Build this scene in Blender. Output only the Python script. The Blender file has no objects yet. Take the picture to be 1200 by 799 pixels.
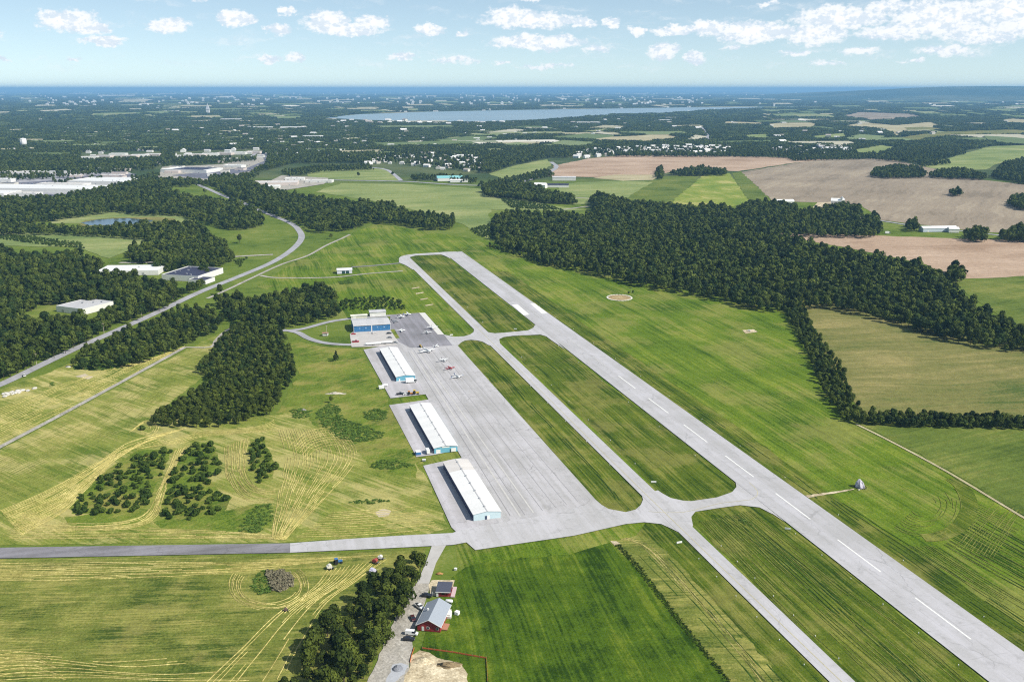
import bpy, bmesh, math, random
import numpy as np
from mathutils import Vector

random.seed(7)
RNG = np.random.default_rng(11)
SC = bpy.context.scene
COL = SC.collection
R = math.radians

# ------------------------------------------------------------------ camera
F_PX, HCAM, Y_HOR = 1100.0, 236.0, 104.3
PITCH = math.atan((399.5 - Y_HOR) / F_PX)
cam_d = bpy.data.cameras.new('camera')
cam = bpy.data.objects.new('camera', cam_d); COL.objects.link(cam)
cam.location = (0, 0, HCAM); cam.rotation_euler = (math.pi / 2 - PITCH, 0, 0)
cam_d.sensor_width = 36.0; cam_d.lens = 36.0 * F_PX / 1200.0
cam_d.clip_start = 1.0; cam_d.clip_end = 300000.0
SC.camera = cam

# ------------------------------------------------------------------ sun, sky, exposure
SUN_AZ, SUN_EL = R(116.0), R(43.0)                 # azimuth from +Y towards +X
sun_d = bpy.data.lights.new('sun', 'SUN'); sun_d.energy = 5.0; sun_d.angle = R(0.5); sun_d.color = (1.0, 0.95, 0.84)
sun = bpy.data.objects.new('sun', sun_d); COL.objects.link(sun)
sdir = Vector((math.sin(SUN_AZ) * math.cos(SUN_EL), math.cos(SUN_AZ) * math.cos(SUN_EL), math.sin(SUN_EL)))
sun.rotation_euler = sdir.to_track_quat('Z', 'Y').to_euler(); sun.location = (300, -150, 600)
vs = SC.view_settings
vs.view_transform = 'Standard'; vs.look = 'None'; vs.gamma = 1.0; vs.use_curve_mapping = False; vs.exposure = 0.30
SKY_STRENGTH = 0.104
cy = SC.cycles
cy.max_bounces = 4; cy.diffuse_bounces = 2; cy.glossy_bounces = 2; cy.transmission_bounces = 2; cy.volume_bounces = 0
cy.transparent_max_bounces = 4; cy.use_denoising = False; cy.filter_width = 1.15
cy.caustics_reflective = False; cy.caustics_refractive = False
SC.render.film_transparent = False


def pxdir(x, y):
    u = (x - 600) / F_PX; v = -(y - 399.5) / F_PX
    return (u, v * math.sin(PITCH) + math.cos(PITCH), v * math.cos(PITCH) - math.sin(PITCH))


def G(x, y, z=0.0):
    """ground position (at height z) of a spot measured on the photograph"""
    d = pxdir(x, y); t = (z - HCAM) / d[2]
    return (d[0] * t, d[1] * t)


class NT:
    """tiny node-tree helper"""
    def __init__(s, tree): s.t = tree; s.n = tree.nodes; s.l = tree.links
    def new(s, typ, **kw):
        n = s.n.new(typ)
        for k, v in kw.items(): setattr(n, k, v)
        return n
    def put(s, sock, v):
        if isinstance(v, bpy.types.NodeSocket): s.l.new(v, sock)
        elif v is not None:
            try: sock.default_value = v
            except Exception: sock.default_value = (*v, 1.0)
    def math(s, op, a, b=None, clamp=False, c=None):
        n = s.new('ShaderNodeMath', operation=op); n.use_clamp = clamp
        s.put(n.inputs[0], a)
        if b is not None: s.put(n.inputs[1], b)
        if c is not None: s.put(n.inputs[2], c)
        return n.outputs[0]
    def vmath(s, op, a, b=None, out=0):
        n = s.new('ShaderNodeVectorMath', operation=op); s.put(n.inputs[0], a)
        if b is not None: s.put(n.inputs[1], b)
        return n.outputs[out]
    def noise(s, vec, scale, detail=3.0, rough=0.55, dist=0.0):
        n = s.new('ShaderNodeTexNoise'); s.put(n.inputs['Vector'], vec)
        n.inputs['Scale'].default_value = scale; n.inputs['Detail'].default_value = detail
        n.inputs['Roughness'].default_value = rough; n.inputs['Distortion'].default_value = dist
        return n.outputs[0]
    def mix(s, f, a, b):
        n = s.new('ShaderNodeMix', data_type='RGBA'); s.put(n.inputs[0], f); s.put(n.inputs[6], a); s.put(n.inputs[7], b)
        return n.outputs[2]
    def ramp(s, f, lo, hi):
        n = s.new('ShaderNodeMapRange', interpolation_type='SMOOTHSTEP'); s.put(n.inputs[0], f)
        n.inputs[1].default_value = lo; n.inputs[2].default_value = hi
        return n.outputs[0]
    def mapping(s, vec, rotz=0.0, scale=(1, 1, 1)):
        n = s.new('ShaderNodeMapping', vector_type='TEXTURE'); s.put(n.inputs[0], vec)
        n.inputs['Rotation'].default_value = (0, 0, rotz); n.inputs['Scale'].default_value = scale
        return n.outputs[0]


# clouds: (centre x, y, half width, half height, strength) as measured on the photograph, turned into sky directions
CLOUDS = [(80, 24, 28, 11, 1.0), (104, 33, 22, 6, .8), (122, 48, 22, 6, .9), (198, 31, 22, 8, .9), (276, 22, 20, 9, 1.0), (337, 13, 9, 6, .9),
          (325, 35, 14, 6, .8), (383, 25, 24, 12, 1.0), (406, 35, 44, 6, .9), (436, 26, 19, 7, .9), (503, 35, 17, 6, .9), (541, 41, 10, 4, .7),
          (622, 24, 54, 9, 1.0), (600, 18, 26, 9, 1.0), (682, 28, 18, 5, .8), (628, 50, 52, 8, 1.0), (662, 43, 12, 5, .7), (718, 28, 9, 6, .8),
          (747, 37, 11, 4, .8), (778, 60, 16, 10, .9), (814, 67, 12, 8, .8), (792, 36, 26, 6, .9), (832, 33, 20, 9, 1.0), (885, 38, 44, 11, 1.0),
          (958, 41, 32, 11, 1.0), (985, 20, 50, 12, .9), (1048, 38, 40, 9, .75), (1042, 8, 22, 6, .9), (1100, 22, 48, 20, .95), (1150, 40, 40, 12, .8),
          (1178, 12, 30, 16, 1.0), (935, 63, 22, 4, .6), (1010, 60, 24, 4, .6), (1110, 60, 34, 6, .65), (968, 73, 26, 4, .45), (345, 67, 14, 6, .7),
          (315, 69, 16, 4, .55), (470, 66, 17, 6, .65), (535, 70, 34, 5, .5), (3, 68, 8, 4, .6), (84, 70, 10, 3, .5), (590, 73, 10, 4, .5),
          (640, 78, 40, 4, .45), (700, 58, 20, 5, .55), (860, 55, 16, 4, .5), (1240, 25, 60, 18, 1.0), (-40, 40, 30, 9, .9), (620, 0, 16, 3, .7),
          (233, 0, 10, 3, .6), (900, 4, 14, 4, .5), (1070, 72, 16, 3, .5)]


def build_world():
    w = bpy.data.worlds.new('World'); SC.world = w; w.use_nodes = True
    t = NT(w.node_tree); t.n.clear()
    sky = t.new('ShaderNodeTexSky', sky_type='NISHITA', sun_disc=False)
    sky.sun_elevation = SUN_EL; sky.sun_rotation = SUN_AZ; sky.altitude = 0; sky.air_density = 0.5; sky.dust_density = 0.0; sky.ozone_density = 3.0
    co = t.new('ShaderNodeTexCoord').outputs['Generated']
    sep = t.new('ShaderNodeSeparateXYZ'); t.put(sep.inputs[0], co)
    x, y, z = sep.outputs
    az = t.math('ARCTAN2', x, y)
    el = t.math('ARCSINE', z)
    cv = t.new('ShaderNodeCombineXYZ'); t.put(cv.inputs[0], az); t.put(cv.inputs[1], el)
    c = cv.outputs[0]
    warp = t.new('ShaderNodeTexNoise'); t.put(warp.inputs['Vector'], t.mapping(c, 0, (1.0, 0.6, 1)))
    warp.inputs['Scale'].default_value = 62; warp.inputs['Detail'].default_value = 6; warp.inputs['Roughness'].default_value = 0.62
    wv = t.vmath('SUBTRACT', warp.outputs['Color'], (0.5, 0.5, 0.5))
    wv = t.vmath('MULTIPLY', wv, (0.030, 0.016, 0))
    cw = t.vmath('ADD', c, wv)
    acc = None
    for (px, py, hw, hh, st) in CLOUDS:
        d = Vector(pxdir(px, py)).normalized()
        a0, e0 = math.atan2(d.x, d.y), math.asin(d.z)
        v = t.vmath('SUBTRACT', cw, (a0, e0, 0))
        v = t.vmath('MULTIPLY', v, (F_PX / hw / 1.32, F_PX / hh / 1.30, 0))
        ln = t.vmath('LENGTH', v, out=1)
        f = t.math('MULTIPLY_ADD', ln, -st, c=st * 1.0)
        acc = f if acc is None else t.math('MAXIMUM', acc, f)
    # elsewhere the same scattered fair-weather cumulus goes on over the whole sky
    zz = t.math('ADD', t.math('ABSOLUTE', z), 0.06)
    cz = t.new('ShaderNodeCombineXYZ'); t.put(cz.inputs[0], t.math('DIVIDE', x, zz)); t.put(cz.inputs[1], t.math('DIVIDE', y, zz))
    rest = t.noise(cz.outputs[0], 1.1, 7, 0.58)
    rest = t.math('MULTIPLY', t.math('SUBTRACT', rest, 0.52), 3.2)
    offaz = t.ramp(t.math('ABSOLUTE', az), 0.56, 0.62); offel = t.ramp(el, 0.098, 0.13)
    off = t.math('MAXIMUM', offaz, offel)
    rest = t.math('MULTIPLY', rest, off)
    acc = t.math('MAXIMUM', acc, rest)
    fine = t.noise(t.mapping(c, 0, (1, 0.7, 1)), 190, 5, 0.6)
    dens = t.math('ADD', acc, t.math('MULTIPLY', t.math('SUBTRACT', fine, 0.5), 0.55))
    mask = t.ramp(dens, 0.09, 0.42)
    mask = t.math('MULTIPLY', mask, t.ramp(el, 0.008, 0.022))
    wisp = t.math('MULTIPLY', t.ramp(t.noise(t.mapping(cw, 0, (1, .22, 1)), 16, 6, .66), .50, .78), .55)
    wisp = t.math('MULTIPLY', wisp, t.ramp(el, 0.006, 0.03))
    mask = t.math('MAXIMUM', mask, wisp)
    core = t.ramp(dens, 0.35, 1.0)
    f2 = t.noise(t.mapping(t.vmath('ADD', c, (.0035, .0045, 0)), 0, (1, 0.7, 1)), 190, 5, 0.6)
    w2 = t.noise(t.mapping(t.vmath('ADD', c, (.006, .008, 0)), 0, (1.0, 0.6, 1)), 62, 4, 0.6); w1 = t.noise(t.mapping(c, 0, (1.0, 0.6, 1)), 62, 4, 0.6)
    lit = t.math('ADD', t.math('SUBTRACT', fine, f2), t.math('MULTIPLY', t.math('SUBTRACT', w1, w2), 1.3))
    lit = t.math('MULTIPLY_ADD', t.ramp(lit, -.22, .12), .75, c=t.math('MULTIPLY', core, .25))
    white = t.mix(lit, (5.9, 6.7, 7.5), (8.8, 8.7, 8.6))  # sunlit edges and grey shade of the clouds mixed into their colour
    gm = t.new('ShaderNodeGamma'); t.put(gm.inputs[0], sky.outputs[0]); gm.inputs[1].default_value = 0.64      # flattens the sky gradient between horizon and zenith
    sk = t.vmath('MULTIPLY', gm.outputs[0], (2.10, 2.14, 1.95))
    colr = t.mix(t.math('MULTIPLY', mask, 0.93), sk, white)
    bg = t.new('ShaderNodeBackground'); t.put(bg.inputs[0], colr); bg.inputs[1].default_value = SKY_STRENGTH
    out = t.new('ShaderNodeOutputWorld'); t.l.new(bg.outputs[0], out.inputs[0])


build_world()

# ------------------------------------------------------------------ materials
MATS = {}


def base_mat(name):
    m = bpy.data.materials.new(name); m.use_nodes = True
    t = NT(m.node_tree); b = t.n['Principled BSDF']
    b.inputs['Specular IOR Level'].default_value = 0.2
    return m, t, b


def paint(name, col, rough=0.6, var=0.08, scale=0.6, metal=0.0, spec=0.3):
    """a plain coat with slight unevenness and dirt"""
    if name in MATS: return MATS[name]
    m, t, b = base_mat(name)
    pos = t.new('ShaderNodeNewGeometry').outputs['Position']
    n = t.noise(pos, scale, 4, 0.6)
    dark = tuple(c * (1 - 2.4 * var) for c in col); lite = tuple(min(1, c * (1 + 1.2 * var)) for c in col)
    t.put(b.inputs['Base Color'], t.mix(n, dark, lite))
    b.inputs['Roughness'].default_value = rough; b.inputs['Metallic'].default_value = metal
    b.inputs['Specular IOR Level'].default_value = spec
    MATS[name] = m
    return m


def field_mat(name, c0, c1, c2, az=-16.2, period=4.0, along=40.0, streak=0.55, low=0.35, fine=0.25, lowscale=70.0, straw=None, strawamt=0.0, grit=0.75):
    """grass / crop: streaks along a mowing direction, broad patches, fine tufts"""
    if name in MATS: return MATS[name]
    m, t, b = base_mat(name)
    pos = t.new('ShaderNodeNewGeometry').outputs['Position']
    wob = t.new('ShaderNodeTexNoise'); t.put(wob.inputs['Vector'], pos); wob.inputs['Scale'].default_value = 1 / 90.0; wob.inputs['Detail'].default_value = 1
    wv = t.vmath('MULTIPLY', t.vmath('SUBTRACT', wob.outputs['Color'], (0.5, 0.5, 0.5)), (period * 4, period * 4, 0))
    p2 = t.vmath('ADD', pos, wv)
    mp = t.mapping(p2, -R(az), (period, period * along, period))
    s1 = t.noise(mp, 1.0, 2.5, 0.6)
    mp2 = t.mapping(p2, -R(az), (period * 5.3, period * along * 2.2, period))
    s2 = t.noise(mp2, 1.0, 2, 0.5)
    s = t.math('MULTIPLY_ADD', s2, 0.45, c=t.math('MULTIPLY', s1, 0.55))
    lo = t.noise(pos, 1 / lowscale, 5, 0.6)
    fi = t.noise(pos, 1 / 1.6, 3, 0.65)
    tot = streak + low + fine
    v = t.math('MULTIPLY_ADD', lo, low / tot, c=t.math('MULTIPLY', s, streak / tot))
    v = t.math('MULTIPLY_ADD', fi, fine / tot, c=v)
    a = t.mix(t.ramp(v, 0.41, 0.50), c0, c1)
    a = t.mix(t.ramp(v, 0.50, 0.60), a, c2)
    if straw is not None:
        q = t.noise(t.vmath('ADD', pos, (517.0, 31.0, 0)), 1 / (lowscale * 0.8), 5, 0.62)
        q = t.math('MULTIPLY_ADD', s, 0.5, c=t.math('MULTIPLY', q, 0.75))
        a = t.mix(t.math('MULTIPLY', t.ramp(q, 0.60, 0.72), strawamt), a, straw)
    gr = t.noise(pos, 1 / 0.8, 2, 0.7); mo = t.noise(pos, 1 / 7.0, 4, 0.65)
    g2 = t.math('MULTIPLY_ADD', gr, grit, c=t.math('MULTIPLY', mo, grit * 1.1))
    g2 = t.math('ADD', g2, 1.0 - grit * 1.05)
    hs = t.new('ShaderNodeHueSaturation'); t.put(hs.inputs['Value'], g2); t.put(hs.inputs['Color'], a); a = hs.outputs[0]
    t.put(b.inputs['Base Color'], a); b.inputs['Roughness'].default_value = 0.95
    b.inputs['Specular IOR Level'].default_value = 0.05
    bp = t.new('ShaderNodeBump'); bp.inputs['Strength'].default_value = 0.55; bp.inputs['Distance'].default_value = 0.5
    hgt = t.math('MULTIPLY_ADD', s1, 0.8, c=fi)
    t.put(bp.inputs['Height'], hgt); t.l.new(bp.outputs[0], b.inputs['Normal'])
    MATS[name] = m
    return m


def pave_mat(name, col, az=-16.2, lane=3.8, line=0.35, patch=0.12, tint=(0.95, 0.95, 1.0)):
    """concrete or asphalt with lane joints, sealed cracks and weathering"""
    if name in MATS: return MATS[name]
    m, t, b = base_mat(name)
    pos = t.new('ShaderNodeNewGeometry').outputs['Position']
    lo = t.noise(pos, 1 / 35.0, 5, 0.62)
    fi = t.noise(pos, 1 / 0.9, 3, 0.7)
    mp = t.mapping(pos, -R(az), (lane, lane * 30, 1))
    st = t.noise(mp, 1.0, 2, 0.6)
    v = t.math('MULTIPLY_ADD', lo, 0.4, c=t.math('MULTIPLY', st, 0.4)); v = t.math('MULTIPLY_ADD', fi, 0.2, c=v)
    dark = tuple(c * (1 - 2.2 * patch) for c in col); lite = tuple(min(1, c * (1 + 1.5 * patch) * k) for c, k in zip(col, tint))
    a = t.mix(t.ramp(v, 0.34, 0.66), dark, lite)
    # joints: thin dark lines every lane, broken up by noise
    mp2 = t.mapping(pos, -R(az), (lane, lane * 3, 1))
    sp = t.new('ShaderNodeSeparateXYZ'); t.put(sp.inputs[0], mp2)
    wob = t.math('MULTIPLY', t.noise(pos, 1 / 14.0, 2, 0.5), 0.10)
    for ax in (0, 1):
        fr = t.math('FRACT', t.math('ADD', sp.outputs[ax], wob))
        d = t.math('ABSOLUTE', t.math('SUBTRACT', fr, 0.5))
        k = t.ramp(d, 0.060 if ax == 0 else 0.020, 0.0)
        br = t.ramp(t.noise(t.vmath('ADD', pos, (91.0 * ax, 7.0, 0)), 1 / 17.0, 3, 0.6), 0.42, 0.62)
        k = t.math('MULTIPLY', t.math('MULTIPLY', k, br), line if ax == 0 else line * 0.7)
        a = t.mix(k, a, tuple(c * 0.45 for c in col))
    vo = t.new('ShaderNodeTexVoronoi', feature='DISTANCE_TO_EDGE'); vo.inputs['Scale'].default_value = 1.0
    wv = t.new('ShaderNodeTexNoise'); t.put(wv.inputs['Vector'], pos); wv.inputs['Scale'].default_value = .25; wv.inputs['Detail'].default_value = 3
    t.put(vo.inputs['Vector'], t.mapping(t.vmath('ADD', pos, t.vmath('MULTIPLY', wv.outputs['Color'], (5., 5., 0))), -R(az), (lane * 2.2, lane * 5, 1)))
    ck = t.math('MULTIPLY', t.ramp(vo.outputs['Distance'], .022, .0), t.ramp(t.noise(pos, 1 / 26.0, 3, .6), .46, .6))
    a = t.mix(t.math('MULTIPLY', ck, line * 1.3), a, tuple(c * 0.4 for c in col))
    sn = t.noise(t.vmath('ADD', pos, (33., 8., 0)), 1 / 6.0, 5, 0.7)
    a = t.mix(t.math('MULTIPLY', t.ramp(sn, .52, .70), .42), a, tuple(c * .62 for c in col))
    t.put(b.inputs['Base Color'], a); b.inputs['Roughness'].default_value = 0.85
    b.inputs['Specular IOR Level'].default_value = 0.15
    MATS[name] = m
    return m


def roof_mat(name, col, az, dirt=.25):
    """metal roofing: sheet seams across the slope, tone steps between sheets, dirt runs"""
    if name in MATS: return MATS[name]
    m, t, b = base_mat(name)
    pos = t.new('ShaderNodeNewGeometry').outputs['Position']
    mp = t.mapping(pos, -R(az), (1, 1, 1)); sp = t.new('ShaderNodeSeparateXYZ'); t.put(sp.inputs[0], mp)
    fr = t.math('FRACT', t.math('DIVIDE', sp.outputs[1], 1.5)); d = t.math('ABSOLUTE', t.math('SUBTRACT', fr, .5))
    cell = t.new('ShaderNodeTexWhiteNoise', noise_dimensions='1D'); t.put(cell.inputs['W'], t.math('FLOOR', t.math('DIVIDE', sp.outputs[1], 6.0)))
    a = t.mix(cell.outputs[0], tuple(c * .90 for c in col), col)
    a = t.mix(t.math('MULTIPLY', t.ramp(d, .10, .0), .22), a, tuple(c * .6 for c in col))
    dr = t.noise(t.mapping(pos, -R(az), (6, .8, 1)), 1.0, 4, .65)
    a = t.mix(t.math('MULTIPLY', t.ramp(dr, .52, .74), dirt), a, (col[0] * .55, col[1] * .50, col[2] * .46))
    t.put(b.inputs['Base Color'], a); b.inputs['Roughness'].default_value = .5; b.inputs['Specular IOR Level'].default_value = .3
    MATS[name] = m
    return m


def leaf_mat(name, c0, c1, rnd=0.5):
    if name in MATS: return MATS[name]
    m, t, b = base_mat(name)
    geo = t.new('ShaderNodeNewGeometry')
    oi = t.new('ShaderNodeObjectInfo').outputs['Random']
    isl = geo.outputs['Random Per Island']
    big = t.noise(geo.outputs['Position'], 1 / 45.0, 3, 0.6)
    f = t.math('MULTIPLY_ADD', oi, 0.75, c=t.math('MULTIPLY', isl, 0.25))
    f = t.math('ADD', f, t.math('MULTIPLY', t.math('SUBTRACT', big, 0.5), 0.9))
    f = t.math('MULTIPLY', f, 1.0, clamp=True)
    t.put(b.inputs['Base Color'], t.mix(f, c0, c1))
    b.inputs['Roughness'].default_value = 0.7; b.inputs['Specular IOR Level'].default_value = 0.12
    tr = t.new('ShaderNodeBsdfTranslucent'); t.put(tr.inputs[0], t.mix(f, tuple(c * 1.1 for c in c0), c1))
    ms = t.new('ShaderNodeMixShader'); ms.inputs[0].default_value = 0.18
    out = t.n['Material Output']
    t.l.new(b.outputs[0], ms.inputs[1]); t.l.new(tr.outputs[0], ms.inputs[2]); t.l.new(ms.outputs[0], out.inputs[0])
    MATS[name] = m
    return m


# ------------------------------------------------------------------ object helpers
def tag(o, label=None, cat=None, group=None, kind=None):
    if label: o['label'] = label
    if cat: o['category'] = cat
    if group: o['group'] = group
    if kind: o['kind'] = kind
    return o


def empty(name, loc, rz=0.0, label=None, cat=None, group=None):
    o = bpy.data.objects.new(name, None); COL.objects.link(o); o.location = loc; o.rotation_euler = (0, 0, rz)
    o.empty_display_size = 1
    return tag(o, label, cat, group)


class MB:
    """collects faces, then builds one mesh object"""
    def __init__(s): s.v = []; s.f = []; s.mi = []
    def face(s, pts, mi=0):
        b = len(s.v); s.v += [tuple(p) for p in pts]; s.f.append(tuple(range(b, b + len(pts)))); s.mi.append(mi)
        return s
    def hexa(s, p, mi=0):
        """8 corners: bottom 4 (ccw from above) then top 4"""
        b = len(s.v); s.v += [tuple(q) for q in p]
        for f in ((3, 2, 1, 0), (4, 5, 6, 7), (0, 1, 5, 4), (1, 2, 6, 5), (2, 3, 7, 6), (3, 0, 4, 7)):
            s.f.append(tuple(b + i for i in f)); s.mi.append(mi)
        return s
    def box(s, x0, x1, y0, y1, z0, z1, mi=0):
        return s.hexa([(x0, y0, z0), (x1, y0, z0), (x1, y1, z0), (x0, y1, z0), (x0, y0, z1), (x1, y0, z1), (x1, y1, z1), (x0, y1, z1)], mi)
    def prism(s, poly, z0, z1, mi=0):
        n = len(poly); b = len(s.v)
        s.v += [(x, y, z0) for x, y in poly] + [(x, y, z1) for x, y in poly]
        s.f.append(tuple(b + i for i in reversed(range(n)))); s.mi.append(mi)
        s.f.append(tuple(b + n + i for i in range(n))); s.mi.append(mi)
        for i in range(n):
            j = (i + 1) % n; s.f.append((b + i, b + j, b + n + j, b + n + i)); s.mi.append(mi)
        return s
    def loft(s, rings, mi=0, cap=True):
        n = len(rings[0]); b = len(s.v)
        for r in rings: s.v += [tuple(p) for p in r]
        for k in range(len(rings) - 1):
            for i in range(n):
                j = (i + 1) % n
                s.f.append((b + k * n + i, b + k * n + j, b + (k + 1) * n + j, b + (k + 1) * n + i)); s.mi.append(mi)
        if cap:
            s.f.append(tuple(b + i for i in reversed(range(n)))); s.mi.append(mi)
            e = b + (len(rings) - 1) * n; s.f.append(tuple(e + i for i in range(n))); s.mi.append(mi)
        return s
    def tube(s, p0, p1, r0, r1=None, n=8, mi=0):
        r1 = r0 if r1 is None else r1
        a, c = Vector(p0), Vector(p1); d = (c - a).normalized()
        u = d.orthogonal().normalized(); w = d.cross(u)
        ring = lambda q, r: [q + (u * math.cos(2 * math.pi * i / n) + w * math.sin(2 * math.pi * i / n)) * r for i in range(n)]
        return s.loft([ring(a, r0), ring(c, r1)], mi)
    def mesh(s, name, mats):
        me = bpy.data.meshes.new(name); me.from_pydata(s.v, [], s.f)
        for m in (mats if isinstance(mats, (list, tuple)) else [mats]): me.materials.append(m)
        me.polygons.foreach_set('material_index', s.mi); me.update()
        return me
    def build(s, name, mats, parent=None, smooth=False):
        me = s.mesh(name, mats)
        if smooth: me.polygons.foreach_set('use_smooth', [True] * len(me.polygons))
        o = bpy.data.objects.new(name, me); COL.objects.link(o)
        if parent is not None: o.parent = parent
        return o


def sheet(name, px, z, mat, kind='structure', jit=0.0, step=0.0, label=None, world=None, cat=None, group=None, skirt=0.0):
    """a flat ground sheet from an outline measured on the photograph; the edge can be roughened"""
    pts = [Vector((*p, 0)) for p in (world if world is not None else [G(*p) for p in px])]
    if step > 0:
        q = []
        for i, a in enumerate(pts):
            b = pts[(i + 1) % len(pts)]; n = max(1, int((b - a).length / step)); d = (b - a)
            nrm = Vector((-d.y, d.x, 0)).normalized() if d.length > 0 else Vector()
            for k in range(n):
                j = random.uniform(-jit, jit) if (k > 0) else 0
                q.append(a + d * (k / n) + nrm * j)
        pts = q
    bm = bmesh.new()
    f = bm.faces.new([bm.verts.new((p.x, p.y, z)) for p in pts])
    bm.normal_update()
    if f.normal.z < 0: f.normal_flip()
    bmesh.ops.triangulate(bm, faces=bm.faces[:])
    me = bpy.data.meshes.new(name); bm.to_mesh(me); bm.free(); me.materials.append(mat)
    o = bpy.data.objects.new(name, me); COL.objects.link(o)
    return tag(o, label, cat, group, kind)


def smooth_line(pts, step=6.0):
    """Catmull-Rom through world points, resampled"""
    P = [Vector((p[0], p[1])) for p in pts]; P = [P[0] * 2 - P[1]] + P + [P[-1] * 2 - P[-2]]
    out = []
    for i in range(1, len(P) - 2):
        a, b, c, d = P[i - 1], P[i], P[i + 1], P[i + 2]
        n = max(2, int((c - b).length / step))
        for k in range(n):
            u = k / n
            out.append(0.5 * (2 * b + (c - a) * u + (2 * a - 5 * b + 4 * c - d) * u * u + (3 * b - a - 3 * c + d) * u ** 3))
    out.append(P[-2])
    return out


def road(name, px, width, z, mat, kind='structure', label=None, step=8.0):
    line = smooth_line([G(*p) for p in px], step)
    w = width if isinstance(width, (list, tuple)) else (width, width)
    mb = MB(); L = []; n = len(line)
    for i, p in enumerate(line):
        d = (line[min(i + 1, n - 1)] - line[max(i - 1, 0)]).normalized(); nr = Vector((-d.y, d.x))
        ww = (w[0] + (w[1] - w[0]) * i / (n - 1)) / 2
        L.append((p + nr * ww, p - nr * ww))
    mb.v = [(q.x, q.y, z) for ab in L for q in ab]
    mb.f = [(2 * i + 1, 2 * i + 3, 2 * i + 2, 2 * i) for i in range(n - 1)]; mb.mi = [0] * (n - 1)
    return tag(mb.build(name, mat), label, None, None, kind)


def inpoly(x, y, poly):
    x = np.asarray(x); y = np.asarray(y); r = np.zeros(x.shape, bool); n = len(poly)
    for i in range(n):
        x0, y0 = poly[i]; x1, y1 = poly[(i + 1) % n]
        c = ((y0 > y) != (y1 > y))
        with np.errstate(divide='ignore', invalid='ignore'):
            xi = (x1 - x0) * (y - y0) / (y1 - y0) + x0
        r ^= c & (x < xi)
    return r

# ================================================================== the setting
AX = -16.2                                            # heading of the runway, degrees from +Y
GR = dict(d=(.040, .082, .006), m=(.102, .160, .012), l=(.190, .228, .028))
STRAW = (.36, .31, .105)
M_AIR = field_mat('airfield_grass', GR['d'], GR['m'], GR['l'], AX, 2.2, 45, .6, .35, .3, 80, (.25, .23, .07), .45)
M_INF = field_mat('infield_grass', (.026, .054, .005), (.076, .112, .010), (.150, .172, .024), AX, 1.3, 60, .85, .3, .2, 50, (.26, .23, .07), .4)
M_BASE = None
M_HAY = field_mat('hay_stubble', (.092, .138, .018), (.19, .215, .042), (.31, .285, .085), -54, 2.0, 30, .6, .5, .25, 60, (.46, .39, .16), .55)
M_HAY2 = field_mat('hay_stubble_upper', (.100, .142, .020), (.20, .22, .046), (.32, .295, .09), -57, 2.2, 25, .6, .4, .25, 45, (.50, .43, .18), .6)
M_HAY3 = field_mat('hay_meadow', (.055, .085, .014), (.135, .158, .030), (.24, .235, .06), 86, 1.3, 22, .55, .6, .3, 38, (.38, .33, .10), .4)
M_LAWN = field_mat('lawn_grass', (.022, .050, .004), (.058, .104, .007), (.112, .155, .014), -11, 1.5, 45, .75, .55, .25, 28)
M_MEADOW = field_mat('rough_meadow', (.060, .108, .012), (.125, .172, .022), (.21, .22, .045), 40, 2.5, 6, .25, .6, .4, 35, (.27, .23, .07), .5)
M_TAN = field_mat('tan_hay_field', (.075, .11, .025), (.17, .165, .052), (.27, .23, .09), 82, 9.0, 14, .6, .55, .25, 130)
M_GRN2 = field_mat('green_crop_field', (.065, .100, .016), (.110, .148, .026), (.18, .195, .045), 65, 3.5, 30, .45, .5, .2, 90)
M_PINK = field_mat('pink_stubble_field', (.30, .205, .14), (.39, .28, .20), (.47, .35, .26), 78, 9, 25, .5, .6, .12, 170)
M_BRN = field_mat('brown_stubble_field', (.21, .170, .125), (.275, .222, .165), (.34, .28, .205), 30, 11, 30, .55, .5, .12, 260)
M_YEL = field_mat('ripening_crop_field', (.13, .20, .03), (.20, .245, .04), (.40, .36, .13), -12, 9, 14, .5, .6, .25, 90)
M_PALE = field_mat('pale_straw_field', (.30, .26, .15), (.38, .33, .20), (.46, .41, .26), 80, 8, 20, .5, .5, .1, 200)
M_LTG = field_mat('light_green_field', (.14, .19, .06), (.21, .25, .085), (.30, .31, .13), 70, 9, 22, .5, .5, .1, 200)
M_CON = pave_mat('concrete_pavement', (.44, .425, .42), AX, 3.8, .42, .10)
M_RWY = pave_mat('runway_pavement', (.45, .438, .44), AX, 7.6, .36, .09)
M_TWY = pave_mat('taxiway_pavement', (.46, .447, .445), AX, 5.0, .30, .08)
M_ASP = pave_mat('old_asphalt', (.255, .245, .26), AX, 4.5, .25, .14)
M_ROAD = pave_mat('road_asphalt', (.22, .21, .22), 74, 5.0, .3, .16)
M_HWY = pave_mat('highway_asphalt', (.36, .355, .37), -40, 5.0, .2, .10)
M_GRAVEL = field_mat('gravel_track', (.27, .25, .215), (.35, .325, .285), (.43, .40, .36), -35, 1.2, 12, .5, .4, .4, 20)
M_SAND = field_mat('bare_sand', (.34, .27, .17), (.48, .40, .27), (.62, .54, .39), 60, 1.5, 4, .4, .5, .5, 14)
M_WHITE = paint('white_paint', (.80, .79, .76), .6, .10, .35)
M_PADC = pave_mat('hangar_pad_concrete', (.45, .43, .435), AX, 6.0, .22, .12)


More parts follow.
